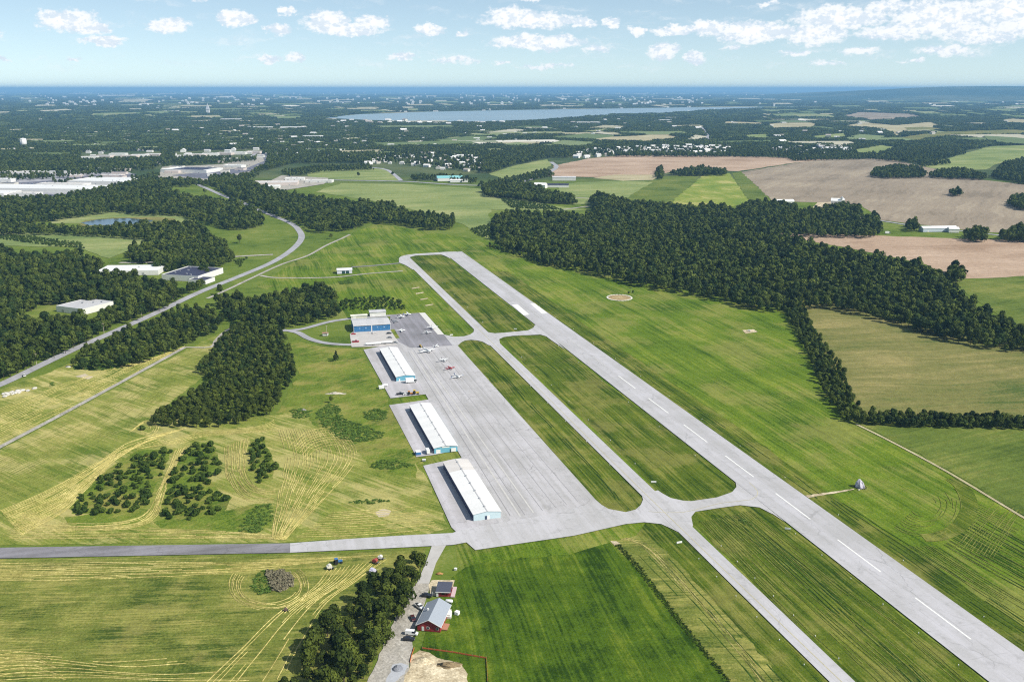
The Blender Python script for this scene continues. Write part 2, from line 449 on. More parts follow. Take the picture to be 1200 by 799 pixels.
def ground():
    m, t, b = base_mat('grassland')
    pos = t.new('ShaderNodeNewGeometry').outputs['Position']
    sp = t.new('ShaderNodeSeparateXYZ'); t.put(sp.inputs[0], pos)
    lo = t.noise(pos, 1 / 120.0, 6, 0.62); md = t.noise(pos, 1 / 18.0, 4, 0.6); fi = t.noise(pos, 1 / 1.8, 2, 0.6)
    v = t.math('MULTIPLY_ADD', lo, .45, c=t.math('MULTIPLY', md, .3)); v = t.math('MULTIPLY_ADD', fi, .25, c=v)
    near = t.mix(t.ramp(v, .40, .5), (.058, .10, .012), (.118, .165, .024)); near = t.mix(t.ramp(v, .5, .64), near, (.20, .22, .055))
    # beyond the airfield the land is woodland floor and far, merged country
    far = t.mix(t.ramp(t.noise(pos, 1 / 300.0, 5, .6), .4, .62), (.045, .072, .026), (.105, .125, .050))
    cell = t.new('ShaderNodeTexVoronoi', feature='F1'); t.put(cell.inputs['Vector'], t.mapping(pos, .3, (700, 420, 1))); cell.inputs['Scale'].default_value = 1.0
    sepc = t.new('ShaderNodeSeparateColor'); t.put(sepc.inputs[0], cell.outputs['Color'])
    fld = t.mix(sepc.outputs[1], (.13, .16, .06), (.36, .31, .20))
    isf = t.math('MULTIPLY', t.ramp(sepc.outputs[0], .74, .76), t.ramp(sp.outputs[1], 7000, 9000))
    far = t.mix(isf, far, fld)
    k = t.math('ADD', sp.outputs[1], t.math('MULTIPLY', t.math('SUBTRACT', lo, .5), 900.0))
    t.put(b.inputs['Base Color'], t.mix(t.ramp(k, 2350, 2700), near, far)); b.inputs['Roughness'].default_value = .95
    b.inputs['Specular IOR Level'].default_value = .05
    xs = [0, 200, 450, 800, 1300, 2200, 4000, 7000, 12000, 22000, 40000, 60000]; xs = sorted(set([-a for a in xs] + xs))
    ys = [-3000, -1500, -600, 0, 250, 400, 600, 850, 1200, 1700, 2400, 3500, 5000, 8000, 13000, 20000, 32000, 50000, 90000]
    me = bpy.data.meshes.new('ground'); nx = len(xs)
    me.from_pydata([(x, y, 0) for y in ys for x in xs], [], [(j * nx + i, j * nx + i + 1, (j + 1) * nx + i + 1, (j + 1) * nx + i) for j in range(len(ys) - 1) for i in range(nx - 1)])
    me.materials.append(m)
    o = bpy.data.objects.new('ground', me); COL.objects.link(o); tag(o, kind='structure')


ground()

# --- fields and grass (each its own sheet; the later ones lie higher)
Z = [0.03]


def fld(name, px, mat, jit=.8, step=7.0, **kw):
    Z[0] += 0.012
    return sheet(name, px, Z[0], mat, jit=jit, step=step, **kw)


fld('airfield_grass', [(300, 336), (345, 306), (385, 285), (440, 262), (575, 283), (620, 297), (690, 316), (800, 340), (915, 363), (960, 440), (1000, 497),
                       (1110, 552), (1200, 606), (1420, 740), (1420, 849), (500, 849), (540, 720), (535, 650), (530, 610), (470, 470), (425, 408), (400, 362), (350, 350)], M_AIR, 2, 20)
for q_ in ([(479, 301.7), (487, 299.7), (517, 298.4), (523, 301), (627, 382), (625, 385), (600, 390), (580, 391.5), (566, 387)],
           [(584, 397), (600, 393.5), (633, 392), (646, 399), (862, 566), (863, 572), (840, 584), (808, 588), (777, 580)],
           [(537, 404), (547, 399), (563, 399), (573, 404), (754, 583), (748, 596), (733, 601), (712, 597), (697, 585)],
           [(810, 612), (812, 602), (840, 595), (867, 592), (890, 594), (906, 601), (1222, 851), (1052, 851)],
           [(905, 575), (800, 480), (640, 365), (575, 318), (595, 318), (700, 390), (850, 490), (1010, 605), (1200, 735), (1330, 830), (1310, 850), (1200, 765)],
           [(745, 628), (757, 612), (775, 614), (800, 628), (1024, 851), (958, 851), (850, 720), (800, 668), (765, 635)]):
    fld('infield_grass', q_, M_INF, 1, 10)
fld('rough_meadow', [(345, 398), (372, 405), (424, 410), (455, 470), (497, 548), (525, 618), (500, 627), (420, 600), (395, 560), (350, 545), (330, 500), (320, 490), (350, 440), (335, 395)], M_MEADOW, 1.5)
fld('hay_field', [(-90, 572), (0, 527), (160, 441), (240, 399), (268, 386), (290, 400), (240, 440), (190, 480), (200, 492), (330, 486), (372, 478), (430, 520), (480, 535),
                  (500, 560), (527, 619), (498, 627), (340, 635), (0, 639), (-90, 640)], M_HAY, 1)
fld('hay_field', [(-60, 478), (0, 456), (60, 436), (92, 420), (100, 428), (145, 430), (175, 423), (222, 403), (0, 525), (-60, 555)], M_HAY2, 1)
fld('meadow_patch', [(352, 480), (400, 462), (452, 470), (488, 540), (488, 560), (440, 552), (420, 530), (380, 510)], M_MEADOW, 1.5, 5)
fld('bottom_meadow', [(-90, 657), (0, 655), (340, 650), (500, 642), (492, 665), (470, 700), (430, 799), (420, 849), (-90, 849)], M_HAY3, 1)
fld('mown_lawn', [(530, 676), (545, 665), (557, 661), (600, 655), (667, 650), (714, 636), (740, 660), (800, 730), (856, 799), (890, 849), (470, 849), (492, 762), (510, 702), (528, 694)], M_LAWN, 1, 6)
fld('hay_strip', [(722, 634), (745, 628), (765, 633), (800, 665), (850, 720), (935, 815), (960, 849), (900, 849), (856, 799), (800, 730), (748, 662)], M_HAY3, 1, 6)
fld('tan_hay_field', [(937, 353), (962, 352), (1060, 378), (1150, 398), (1260, 410), (1260, 490), (1200, 489), (1010, 486), (1000, 470), (980, 440), (945, 375)], M_TAN, 2, 12)
fld('green_pasture', [(1006, 497), (1100, 499), (1260, 503), (1260, 640), (1200, 604), (1110, 550), (1045, 516)], M_GRN2, 2, 12)
fld('green_crop_field', [(1110, 331), (1160, 327), (1260, 318), (1260, 395), (1200, 384), (1165, 366)], M_GRN2, 2, 12)
fld('pink_stubble_field', [(905, 273), (990, 275), (1100, 279), (1260, 284), (1260, 320), (1160, 326), (1118, 327), (1085, 310), (1000, 292), (950, 283)], M_PINK, 3, 20)
fld('brown_stubble_field', [(862, 203), (960, 187), (1040, 186), (1085, 196), (1150, 211), (1260, 222), (1260, 278), (1150, 272), (1032, 258), (1010, 240), (920, 236), (905, 237), (880, 212)], M_BRN, 4, 30)
fld('pink_stubble_field', [(640, 206), (650, 194), (690, 186), (735, 182), (800, 182), (985, 186), (930, 191), (865, 201), (800, 198), (768, 206), (700, 208)], M_PINK, 4, 30)
fld('pale_straw_field', [(695, 209), (720, 205), (770, 205), (772, 211), (730, 212)], M_PALE, 4, 30)
fld('green_crop_field', [(728, 235), (770, 208), (825, 203), (786, 238), (760, 240)], M_GRN2, 4, 30)
fld('ripening_crop_field', [(786, 238), (826, 204), (855, 203), (878, 236), (860, 242), (830, 244)], M_YEL, 3, 15)
fld('green_crop_field', [(857, 203), (868, 201), (905, 236), (880, 240)], M_GRN2, 3, 15)
fld('light_green_field', [(640, 238), (660, 215), (730, 212), (765, 214), (728, 236), (690, 240)], M_LTG, 4, 25)
fld('light_green_field', [(573, 204), (600, 195), (640, 187), (648, 192), (632, 204), (600, 213)], M_LTG, 4, 25)
fld('light_green_field', [(400, 215), (470, 216), (560, 221), (590, 228), (640, 240), (690, 247), (575, 246), (572, 280), (540, 262), (500, 250), (440, 236), (370, 225)], M_LTG, 4, 30)
fld('light_green_field', [(360, 200), (450, 197), (470, 212), (400, 211), (360, 207)], M_LTG, 4, 30)
fld('light_green_field', [(66, 253), (130, 247), (167, 251), (207, 252), (232, 260), (200, 263), (120, 262), (60, 262)], M_LTG, 3, 25)
fld('light_green_field', [(0, 272), (60, 273), (130, 277), (188, 281), (150, 294), (128, 303), (90, 290), (0, 288)], M_LTG, 3, 25)
for name, px, mat in (
        ('light_green_field', [(1080, 195), (1110, 186), (1130, 180), (1160, 172), (1230, 169), (1230, 187), (1170, 192), (1155, 199), (1110, 200)], M_LTG),
        ('pale_straw_field', [(985, 149), (1010, 143.5), (1050, 147), (1092, 143), (1104, 148), (1062, 156), (1050, 165), (1046, 159), (1030, 152)], M_PALE),
        ('tan_hay_field', [(1046, 165), (1062, 160), (1100, 155), (1180, 152), (1240, 154), (1240, 158), (1120, 160), (1065, 167)], M_TAN),
        ('pale_straw_field', [(980, 137), (1005, 131.5), (1075, 134), (1083, 138), (1050, 141), (1020, 142)], M_BRN),
        ('pale_straw_field', [(895, 146), (940, 142), (962, 146), (950, 151), (905, 152)], M_PALE),
        ('light_green_field', [(948, 160), (990, 156), (996, 162), (955, 165)], M_LTG),
        ('light_green_field', [(972, 168), (995, 165), (1000, 171), (975, 174)], M_LTG),
        ('pale_straw_field', [(910, 133.5), (922, 132), (926, 136), (915, 138)], M_PALE),
        ('pale_straw_field', [(1170, 141), (1185, 139), (1220, 142), (1220, 146), (1180, 145)], M_PALE),
        ('pale_straw_field', [(657, 163), (735, 160), (780, 157), (802, 163), (755, 168), (700, 166)], M_PALE),
        ('pale_straw_field', [(845, 142.5), (895, 144), (897, 147), (850, 146.5)], M_PALE),
        ('light_green_field', [(868, 159), (902, 157), (905, 164), (872, 163)], M_LTG),
        ('tan_hay_field', [(1000, 176), (1035, 170), (1055, 174), (1030, 182), (985, 184)], M_LTG),
        ('pale_straw_field', [(1060, 150), (1080, 149), (1110, 151), (1100, 154), (1066, 155)], M_TAN)):
    fld(name, px, mat, 6, 60)
    Z[0] += .05

# --- water
m_, t_, b_ = base_mat('lake_water')
p_ = t_.new('ShaderNodeNewGeometry').outputs['Position']
t_.put(b_.inputs['Base Color'], t_.mix(t_.noise(p_, 1 / 900., 4, .6), (.20, .28, .33), (.32, .40, .43)))
b_.inputs['Roughness'].default_value = .4; b_.inputs['Specular IOR Level'].default_value = .5
M_LAKE = m_
LAKE = [(380, 138.5), (420, 134.5), (500, 131.5), (600, 129.5), (700, 128), (800, 126.4), (880, 125.8), (960, 125.4), (962, 126.4), (908, 127), (830, 129), (780, 132.5), (725, 134), (690, 137), (620, 141), (560, 143), (500, 143), (430, 141)]
sheet('lake', LAKE, 2.0, M_LAKE)
M_POND = paint('pond_water', (.05, .08, .10), .12, .1, .05, 0, .5)
sheet('pond', [(95, 262), (115, 258), (150, 256.5), (180, 259), (172, 263), (130, 264.5), (105, 265)], Z[0] + .05, M_POND)
sheet('pond_bank', [(90, 265), (100, 259), (130, 256), (185, 255), (206, 257), (200, 262), (178, 266), (120, 268)], Z[0] + .03, M_TAN)

# --- paved airfield
def pv(name, px, z, mat, **kw):
    return sheet(name, px, z, mat, **kw)


pv('runway', [(521, 297.2), (541, 295), (1317, 848), (1222, 849)], .52, M_RWY)
pv('taxiway', [(474, 305.5), (480, 302), (1054, 849), (1022, 849)], .505, M_TWY)
pv('taxiway_loop', [(484, 316.5), (475, 311), (467.5, 308), (467.5, 303), (470, 300.8), (476, 299.2), (486, 297.9), (522, 295.6), (535, 295.2), (540, 299), (527, 303),
                    (522.5, 300.6), (516.7, 298.6), (486.7, 299.9), (480.5, 301.6), (481, 304), (490, 313)], .49, M_TWY)
pv('taxiway_link', [(562, 382), (567, 387), (573, 390), (580, 391), (600, 389.5), (619, 387.5), (625, 384.5), (627, 381), (640, 388), (662, 410), (646, 399), (640, 394.5),
                    (633, 392.5), (600, 394), (590, 395.5), (585, 398), (586, 403), (575, 397)], .475, M_TWY)
pv('taxiway_link', [(520, 392.5), (532, 395), (544, 394.5), (551, 392.3), (555, 389.5), (555.5, 386), (577, 406), (572, 404.5), (566, 401), (559.5, 399.4), (552, 398.6),
                    (544.5, 399.6), (540, 402), (537, 405), (530, 405)], .46, M_TWY)
pv('cross_taxiway', [(340, 637), (400, 632.5), (470, 628), (530, 625), (545, 620), (590, 612), (628, 606), (690, 592), (698, 586), (705, 592), (713, 596.7), (733, 600.5), (745, 597.5), (751, 592),
                     (753.5, 586), (752, 580), (771, 575), (777, 579), (786, 584), (800, 587), (810, 587.7), (840, 583.3), (858, 577), (863, 571), (862, 565), (920, 612), (906, 603),
                     (903, 601.7), (890, 595), (867, 592.3), (840, 596), (815, 600), (810, 606), (812, 616), (806, 633), (795, 624), (787, 620), (775, 614.5), (755, 612.3), (733, 614.5),
                     (673, 628), (557, 645), (546.7, 636), (530, 639), (440, 643.5), (340, 648)], .445, M_TWY)
pv('apron', [(463, 399), (481, 408), (536, 405), (698, 586), (690, 593), (628, 609), (585, 614), (470, 412)], .43, M_CON)
pv('upper_apron', [(458, 369), (491, 367), (513, 392.5), (520, 392.6), (532, 395.1), (540, 402), (536, 405), (480, 408), (468, 402), (455, 384)], .415, M_ASP)
pv('apron_edge_strip', [(491, 367), (498, 366.8), (520.5, 392.4), (513, 392.4)], .43, paint('pale_new_concrete', (.62, .60, .57), .8, .08, .3))
pv('hangar_forecourt', [(410, 392), (415, 388), (458, 384), (470, 403), (462, 405), (440, 406.5), (412, 407)], .40, paint('forecourt_concrete', (.50, .47, .45), .8, .12, .12))
pv('hangar_pad', [(426, 410), (442, 407), (466, 401), (478, 412), (506, 461.5), (457.5, 467)], .385, M_PADC)
pv('hangar_pad', [(456, 475), (478, 472), (503, 468.3), (544, 526), (509, 533.3), (488, 535.8)], .385, M_PADC)
pv('hangar_pad', [(496, 546), (530, 538.5), (550, 535.5), (592, 611), (545, 621), (536, 625), (529, 618)], .385, M_PADC)
pv('access_road', [(-120, 644), (340, 637), (340, 648), (-120, 657)], .43, M_ROAD)
pv('drive_concrete', [(506, 640), (524, 637), (511, 660), (503, 684), (488.5, 684), (499, 660)], .37, paint('drive_concrete', (.46, .44, .42), .85, .12, .2))
sheet('gravel_drive', [(489, 683), (503, 683), (503, 690), (500, 700), (485, 740), (484, 760), (478, 790), (468, 849), (400, 849), (425, 810), (440, 780), (455, 742), (470, 712)], .35, M_GRAVEL, jit=.5, step=4)
sheet('shed_yard', [(502, 686), (506, 680), (533, 680), (529, 700), (505, 698)], .36, M_SAND, jit=.3, step=3)
sheet('sand_patch', [(481, 780), (483, 768), (492, 762.5), (503, 765), (512, 771), (530, 775), (541, 780), (548, 790), (547, 849), (465, 849), (474, 792)], .37, M_SAND, jit=.5, step=3)
sheet('gravel_track', [(944, 581), (1001, 572.8), (1001, 574), (965, 580.5), (947, 583.5)], .38, M_SAND, jit=.4, step=3)

# roads and tracks
road('main_road', [(-60, 474), (0, 451), (44, 430), (88, 409), (140, 386), (187, 365), (233, 343), (283, 323), (320, 307), (343, 292), (353, 280), (351, 271), (341, 262), (320, 253), (300, 245),
                   (283, 237), (263, 230), (247, 223), (231, 216), (220, 210), (228, 204), (262, 195), (290, 186), (302, 178)], (9.5, 13), .33, M_HWY)
road('side_road', [(320, 298.5), (290, 300), (260, 302), (233, 304), (210, 305), (172, 308), (140, 308)], 9, .34, M_GRAVEL)
road('service_track', [(243, 350), (270, 338), (293, 327), (330, 310), (360, 300), (382, 288), (402, 279), (410, 275)], 4.5, .34, M_GRAVEL)
road('service_track', [(305, 323), (320, 325.5), (350, 326), (393, 325), (430, 321), (472, 317.8)], 5, .36, M_GRAVEL)
road('service_track', [(412, 313.2), (440, 311.3), (468, 308.6)], 6, .37, M_ROAD)
road('field_track', [(-60, 556), (0, 524), (70, 487), (140, 449), (217, 407)], 4.2, .35, M_GRAVEL)
road('field_track', [(217, 407), (247, 407), (252, 400), (262, 390), (272, 384)], 3.2, .36, M_GRAVEL)
road('loop_road', [(330, 388), (353, 386), (383, 378), (400, 375), (425, 372), (460, 370)], 7.0, .38, M_HWY)
road('loop_road', [(331, 387), (348, 389.5), (360, 396), (375, 401), (400, 404), (430, 404), (445, 404)], 7.0, .39, M_HWY)
road('county_road', [(330, 210), (400, 211.5), (474, 213), (540, 217), (592, 217), (620, 211), (640, 204), (652, 196), (646, 190)], 14, .5, M_HWY)
road('county_road', [(590, 217), (640, 228), (690, 233), (720, 236), (790, 241)], 9, .52, M_GRAVEL)
road('farm_road', [(1000, 254), (1032, 259), (1079, 266), (1145, 273), (1200, 280), (1260, 290)], 8, .6, M_HWY)
road('farm_road', [(660, 246), (690, 242), (720, 238)], 8, .6, M_GRAVEL)
road('highway', [(822, 149), (827, 156), (832, 165)], 40, 1.2, M_HWY)
road('field_lane', [(1003, 497), (1045, 518), (1110, 553), (1200, 607), (1260, 642)], 2.0, .34, M_PALE)
road('town_street', [(470, 212), (462, 205), (452, 199), (430, 196)], 12, .6, M_HWY)

# --- painted markings
def along(p, q, z, w, n0=0):
    a, b = Vector(G(*p)), Vector(G(*q)); d = (b - a).normalized(); nr = Vector((-d.y, d.x)) * w / 2
    return [(a + nr), (b + nr), (b - nr), (a - nr)]


def mark(name, pts, z, mat, parent=None):
    o = MB().face([(p[0], p[1], z) for p in pts]).build(name, mat)
    if parent: o.parent = parent
    return tag(o, kind='structure') if not parent else o


RWY = bpy.data.objects['runway']
M_FADE = paint('worn_white_paint', (.53, .515, .51), .7, .2, .5)
# centre line: 36.6 m stripes, 24.4 m gaps, down the whole length
pL, pR = [Vector(G(*p)) for p in ((521, 297.2), (1222, 849))], [Vector(G(*p)) for p in ((541, 295), (1317, 848))]
far_c, near_c = (pL[0] + pR[0]) / 2, (pL[1] + pR[1]) / 2
u_ = (far_c - near_c).normalized(); n_ = Vector((-u_.y, u_.x))
s0 = (Vector(G(1073, 701)) - near_c).dot(u_); tot = (far_c - near_c).length
k = -4
while True:
    a = s0 + k * 62.5 - 36.6; b = a + 36.6; k += 1
    if a < 0: continue
    if b > tot - 150: break
    mark('centre_stripe', [near_c + u_ * a + n_ * .42, near_c + u_ * b + n_ * .42, near_c + u_ * b - n_ * .42, near_c + u_ * a - n_ * .42], .545, M_WHITE if a < tot * .42 else M_FADE, RWY)
for poly in ([(600, 357.5), (606.5, 357), (620.5, 369.2), (613.5, 370)], [(621, 356), (626.5, 355.7), (641.5, 367.3), (635, 368.2)]):
    mark('aiming_block', [G(*p) for p in poly], .545, M_WHITE, RWY)
for i in range(8):
    o_ = (i - 3.5) * 2.7 + (1.2 if i > 3 else -1.2)
    a = near_c + u_ * (tot - 46) + n_ * o_; b = near_c + u_ * (tot - 10) + n_ * o_
    mark('threshold_bar', [a + n_ * .75, b + n_ * .75, b - n_ * .75, a - n_ * .75], .545, M_FADE, RWY)
M_YEL_L = paint('faded_yellow_line', (.50, .45, .28), .7, .2, .5)
road('taxiway_centre_line', [(477.5, 304), (600, 425), (760, 583), (1038, 849)], .4, .535, M_YEL_L, step=60)
road('taxiway_centre_line', [(760, 600), (800, 601), (845, 590), (880, 586), (888, 577), (878, 566)], .35, .536, M_YEL_L)
APR = bpy.data.objects['apron']
M_SEAL = paint('sealed_joint', (.52, .50, .48), .8, .12, .3)
M_DKS = paint('dark_joint', (.27, .26, .27), .8, .15, .3)
for (p, q, w, mm) in (((482, 412), (610.0, 606.0), 1.0, M_SEAL), ((489, 411), (625.0, 601.0), .9, M_SEAL), ((485, 411), (615.0, 604.0), .45, M_DKS), ((495, 411), (636.0, 599.0), .35, M_DKS),
                      ((505, 410), (651.0, 595.0), .3, M_DKS), ((514, 409), (664.0, 592.0), .3, M_DKS), ((523, 408), (677.0, 588.0), .3, M_DKS), ((478, 412), (598.0, 605.0), .5, M_DKS)):
    mark('pavement_joint', along(p, q, 0, w), .445, mm, APR)

# --- hay windrows and mown lines: raised rows of cut grass lofted between two guide lines
def rows(name, fams, mat, label, width=.8, hgt=.18, z=.25):
    mb = MB()
    for A, B, n, gap in fams:
        a = smooth_line([G(*p) for p in A], 5); b = smooth_line([G(*p) for p in B], 5)
        N = max(len(a), len(b))
        rs = lambda L: [L[min(len(L) - 1, int(i * (len(L) - 1) / (N - 1)))] .lerp(L[min(len(L) - 1, int(i * (len(L) - 1) / (N - 1)) + 1)], (i * (len(L) - 1) / (N - 1)) % 1) for i in range(N)]
        a, b = rs(a), rs(b)
        for k in range(n):
            f = (k + .5) / n + random.uniform(-.18, .18) / n
            ph, ph2 = random.uniform(0, 6), random.uniform(0, 6); on = True; left = random.uniform(30, 120); prev = None
            for i in range(N):
                p = a[i].lerp(b[i], f)
                q0 = a[max(i - 1, 0)].lerp(b[max(i - 1, 0)], f); q1 = a[min(i + 1, N - 1)].lerp(b[min(i + 1, N - 1)], f)
                d = (q1 - q0)
                if d.length < 1e-6: continue
                d.normalize(); nr = Vector((-d.y, d.x))
                p = p + nr * (.22 * math.sin(i * .35 + ph) + .15 * math.sin(i * .9 + ph2))
                w = width * random.uniform(.35, 1.25) * .5
                left -= 5
                if left < 0: on = not on; left = random.uniform(20, 90) if on else random.uniform(4, 30) * gap
                cur = (p + nr * w, p, p - nr * w) if on else None
                if cur and prev:
                    base = len(mb.v)
                    for c3 in (prev, cur):
                        mb.v += [(c3[0].x, c3[0].y, z), (c3[1].x, c3[1].y, z + hgt), (c3[2].x, c3[2].y, z)]
                    mb.f += [(base, base + 1, base + 4, base + 3), (base + 1, base + 2, base + 5, base + 4)]; mb.mi += [0, 0]
                prev = cur
    return tag(mb.build(name, mat), label, None, None, 'stuff')


def ring(cx, cy, rx, ry, a0, a1, n=14):
    return [(cx + rx * math.cos(R(a0 + (a1 - a0) * i / n)), cy - ry * math.sin(R(a0 + (a1 - a0) * i / n))) for i in range(n + 1)]


M_ROWS = field_mat('cut_hay', (.29, .255, .075), (.41, .35, .12), (.55, .47, .19), 30, 1.0, 3, .4, .5, .6, 30)
M_ROWG = field_mat('mown_grass_rows', (.10, .13, .022), (.15, .17, .034), (.22, .22, .055), 30, 1.0, 3, .4, .5, .6, 30)
M_ROWD = field_mat('long_dark_grass', (.024, .055, .009), (.038, .078, .012), (.06, .10, .016), 30, 1.0, 3, .4, .5, .6, 30)
rows('hay_windrows', [
    ([(0, 598), (60, 572), (120, 537), (160, 515), (225, 500)], [(25, 628), (75, 600), (105, 570), (130, 545), (160, 520)], 26, 1),
    ([(205, 528), (196, 550), (180, 585), (165, 605), (120, 613), (70, 612)], [(222, 522), (207, 545), (192, 580), (182, 607), (150, 620), (60, 624)], 10, .5),
    ([(262, 525), (265, 560), (285, 585), (320, 590)], [(292, 512), (288, 545), (300, 570), (324, 572)], 15, 1),
    ([(325, 503), (333, 540), (325, 580), (318, 632)], [(402, 503), (420, 535), (385, 580), (335, 633)], 26, .8),
    ([(340, 520), (360, 505), (390, 500), (410, 510)], [(360, 540), (370, 528), (395, 522), (412, 530)], 8, 1),
    ([(390, 600), (440, 596), (495, 592)], [(345, 631), (430, 628), (515, 621)], 12, 1),
    ([(150, 508), (172, 492), (188, 500), (178, 512), (160, 510)], [(158, 503), (168, 496), (176, 501), (172, 506), (162, 505)], 4, .7),
    ([(0, 478), (60, 455), (130, 432), (165, 428)], [(0, 520), (100, 470), (205, 412), (218, 405)], 20, 1.5),
    ([(20, 612), (160, 618), (265, 622), (330, 626)], [(10, 632), (150, 632), (265, 631), (335, 634)], 9, .8),
    ([(320, 492), (300, 500), (230, 505), (190, 512), (140, 530)], [(330, 506), (290, 508), (240, 512), (215, 520), (170, 525)], 8, 1.2),
    ([(0, 660), (150, 658), (340, 655), (450, 650)], [(0, 682), (120, 680), (260, 672), (300, 668)], 14, 1.5),
    ([(455, 655), (420, 680), (385, 705), (358, 745), (335, 795)], [(380, 668), (365, 690), (320, 720), (270, 765), (220, 810)], 14, 3),
    (ring(315, 686, 32, 20, 150, 400), ring(315, 686, 48, 30, 150, 400), 6, 1.2),
    ([(0, 800), (90, 795), (200, 799), (300, 799)], [(0, 760), (60, 765), (120, 775), (190, 770)], 9, 2.5),
    ([(727, 632), (750, 640), (800, 690), (860, 760), (905, 815)], [(735, 630), (765, 642), (812, 690), (868, 758), (915, 815)], 4, 1),
    ([(-20, 768), (30, 762), (60, 772)], [(-20, 799), (30, 790), (80, 799)], 6, 3)],
    M_ROWS, 'pale straw windrows of cut hay curving across the mown fields', .58)
rows('mown_grass_lines', [
    ([(0, 535), (120, 470), (215, 415), (255, 400)], [(0, 592), (90, 545), (165, 490), (235, 430)], 22, 2),
    ([(0, 692), (120, 690), (230, 685), (300, 690)], [(0, 770), (130, 775), (260, 765), (330, 745)], 26, 3),
    (ring(1082, 592, 14, 12, 210, 400), ring(1082, 592, 50, 38, 225, 395), 9, 2.5),
    ([(1105, 640), (1160, 672), (1230, 712)], [(1150, 605), (1200, 632), (1250, 660)], 14, 1.5),
    ([(1118, 640), (1140, 612), (1168, 586)], [(1165, 655), (1185, 625), (1200, 600)], 12, 4),
    ([(1130, 600), (1150, 612), (1185, 630)], [(1150, 590), (1170, 600), (1200, 615)], 8, 3),
    ([(1060, 640), (1120, 680), (1230, 752)], [(1100, 640), (1160, 678), (1250, 730)], 10, 2),
    ([(820, 612), (900, 700), (1000, 795), (1045, 840)], [(880, 598), (960, 660), (1080, 750), (1180, 840)], 24, 3)],
    M_ROWG, 'light mown lines in the grass of the airfield and lawn', .55, .06, .22)
rows('mown_furrow_lines', [
    ([(1105, 640), (1160, 672), (1230, 712)], [(1150, 605), (1200, 632), (1250, 660)], 13, 1.2),
    ([(965, 585), (1040, 640), (1200, 750), (1260, 790)], [(990, 590), (1070, 640), (1200, 725), (1260, 765)], 4, .6),
    ([(830, 603), (900, 650), (1040, 780), (1090, 830)], [(870, 605), (900, 625), (1080, 790), (1110, 830)], 5, 2),
    ([(740, 650), (800, 710), (870, 790), (900, 830)], [(790, 655), (830, 700), (920, 795), (950, 830)], 4, 1),
    ([(575, 312), (760, 447), (960, 590)], [(590, 318), (775, 447), (970, 583)], 2, 1),
    ([(556, 405), (615, 470), (700, 558), (725, 590)], [(560, 404), (622, 470), (706, 558), (730, 590)], 2, .5)],
    M_ROWD, 'dark unmown lines in the grass beside the runway', .7, .08, .225)

road('dark_mown_band', ring(1086, 592, 50, 38, -95, 55), 9, .215, M_INF)

# ================================================================== vegetation
L_TREE = leaf_mat('broadleaf_foliage', (.016, .032, .005), (.112, .142, .020))
L_WOOD = leaf_mat('woodland_foliage', (.015, .030, .005), (.102, .132, .021))
L_SHRUB = leaf_mat('shrub_foliage', (.020, .046, .007), (.090, .135, .020))
L_WEED = leaf_mat('tall_weed_foliage', (.075, .145, .022), (.150, .225, .042))
L_REED = leaf_mat('dry_reed', (.16, .15, .09), (.32, .28, .19))
L_CON = leaf_mat('conifer_needles', (.010, .024, .010), (.028, .052, .020))
M_BARK = paint('bark', (.09, .07, .05), .9, .2, 2.0)


def leaf_quads(rng, centers, rad, per, size, flat=.75, out=.75):
    """leaf clumps: small quads spread over lumpy shells, facing mostly outward"""
    V = []; Fc = []
    for (cx, cy, cz), r in zip(centers, rad):
        d = rng.normal(size=(per, 3)); d[:, 2] = d[:, 2] * .9 + .25
        d /= np.linalg.norm(d, axis=1)[:, None]
        rr = r * (0.72 + .34 * rng.random(per))
        P = np.array([cx, cy, cz]) + d * rr[:, None] * np.array([1, 1, flat])
        N = d * out + rng.normal(size=(per, 3)) * (1 - out); N /= np.linalg.norm(N, axis=1)[:, None]
        T = np.cross(N, rng.normal(size=(per, 3))); T /= np.linalg.norm(T, axis=1)[:, None]
        B = np.cross(N, T); s = size * (.6 + .8 * rng.random(per))[:, None]
        q = np.stack([P - T * s - B * s * .7, P + T * s - B * s * .8, P + T * s * .8 + B * s, P - T * s * .9 + B * s * .8], 1)
        V.append(q.reshape(-1, 3))
    V = np.concatenate(V); n = len(V) // 4
    Fc = np.arange(n * 4).reshape(n, 4)
    return V, Fc


def crown_spec(rng, h, r, nc):
    """clump centres filling an uneven crown"""
    C = []; Rr = []
    for i in range(nc):
        a = 2.4 * i + rng.uniform(-.5, .5); t = (i + .5) / nc
        zz = h * (.42 + .46 * t) + rng.uniform(-.04, .04) * h
        prof = math.sin(math.pi * min(1, .22 + .80 * t)) ** .7
        k = r * prof * (.62 if i % 3 else .28) * rng.uniform(.75, 1.15)
        C.append((k * math.cos(a), k * math.sin(a), zz)); Rr.append(r * rng.uniform(.40, .58))
    C.append((0, 0, h * .86)); Rr.append(r * .5)
    return C, Rr


def mesh_np(name, V, Fc, mats, mi=None):
    me = bpy.data.meshes.new(name); me.from_pydata([tuple(v) for v in V], [], [tuple(f) for f in Fc])
    for m in mats: me.materials.append(m)
    if mi is not None: me.polygons.foreach_set('material_index', mi)
    me.update(); return me


def trunk_mesh(rng, h, r):
    mb = MB()
    mb.tube((0, 0, -.3), (.1, .05, h * .45), .028 * h, .016 * h, 6)
    for k in range(4):
        a = k * 1.6 + rng.uniform(0, .6); z0 = h * rng.uniform(.28, .42)
        mb.tube((.05, .03, z0), (math.cos(a) * r * .55, math.sin(a) * r * .55, h * rng.uniform(.55, .72)), .012 * h, .004 * h, 5)
    mb.tube((.1, .05, h * .43), (0, 0, h * .8), .016 * h, .004 * h, 5)
    return mb


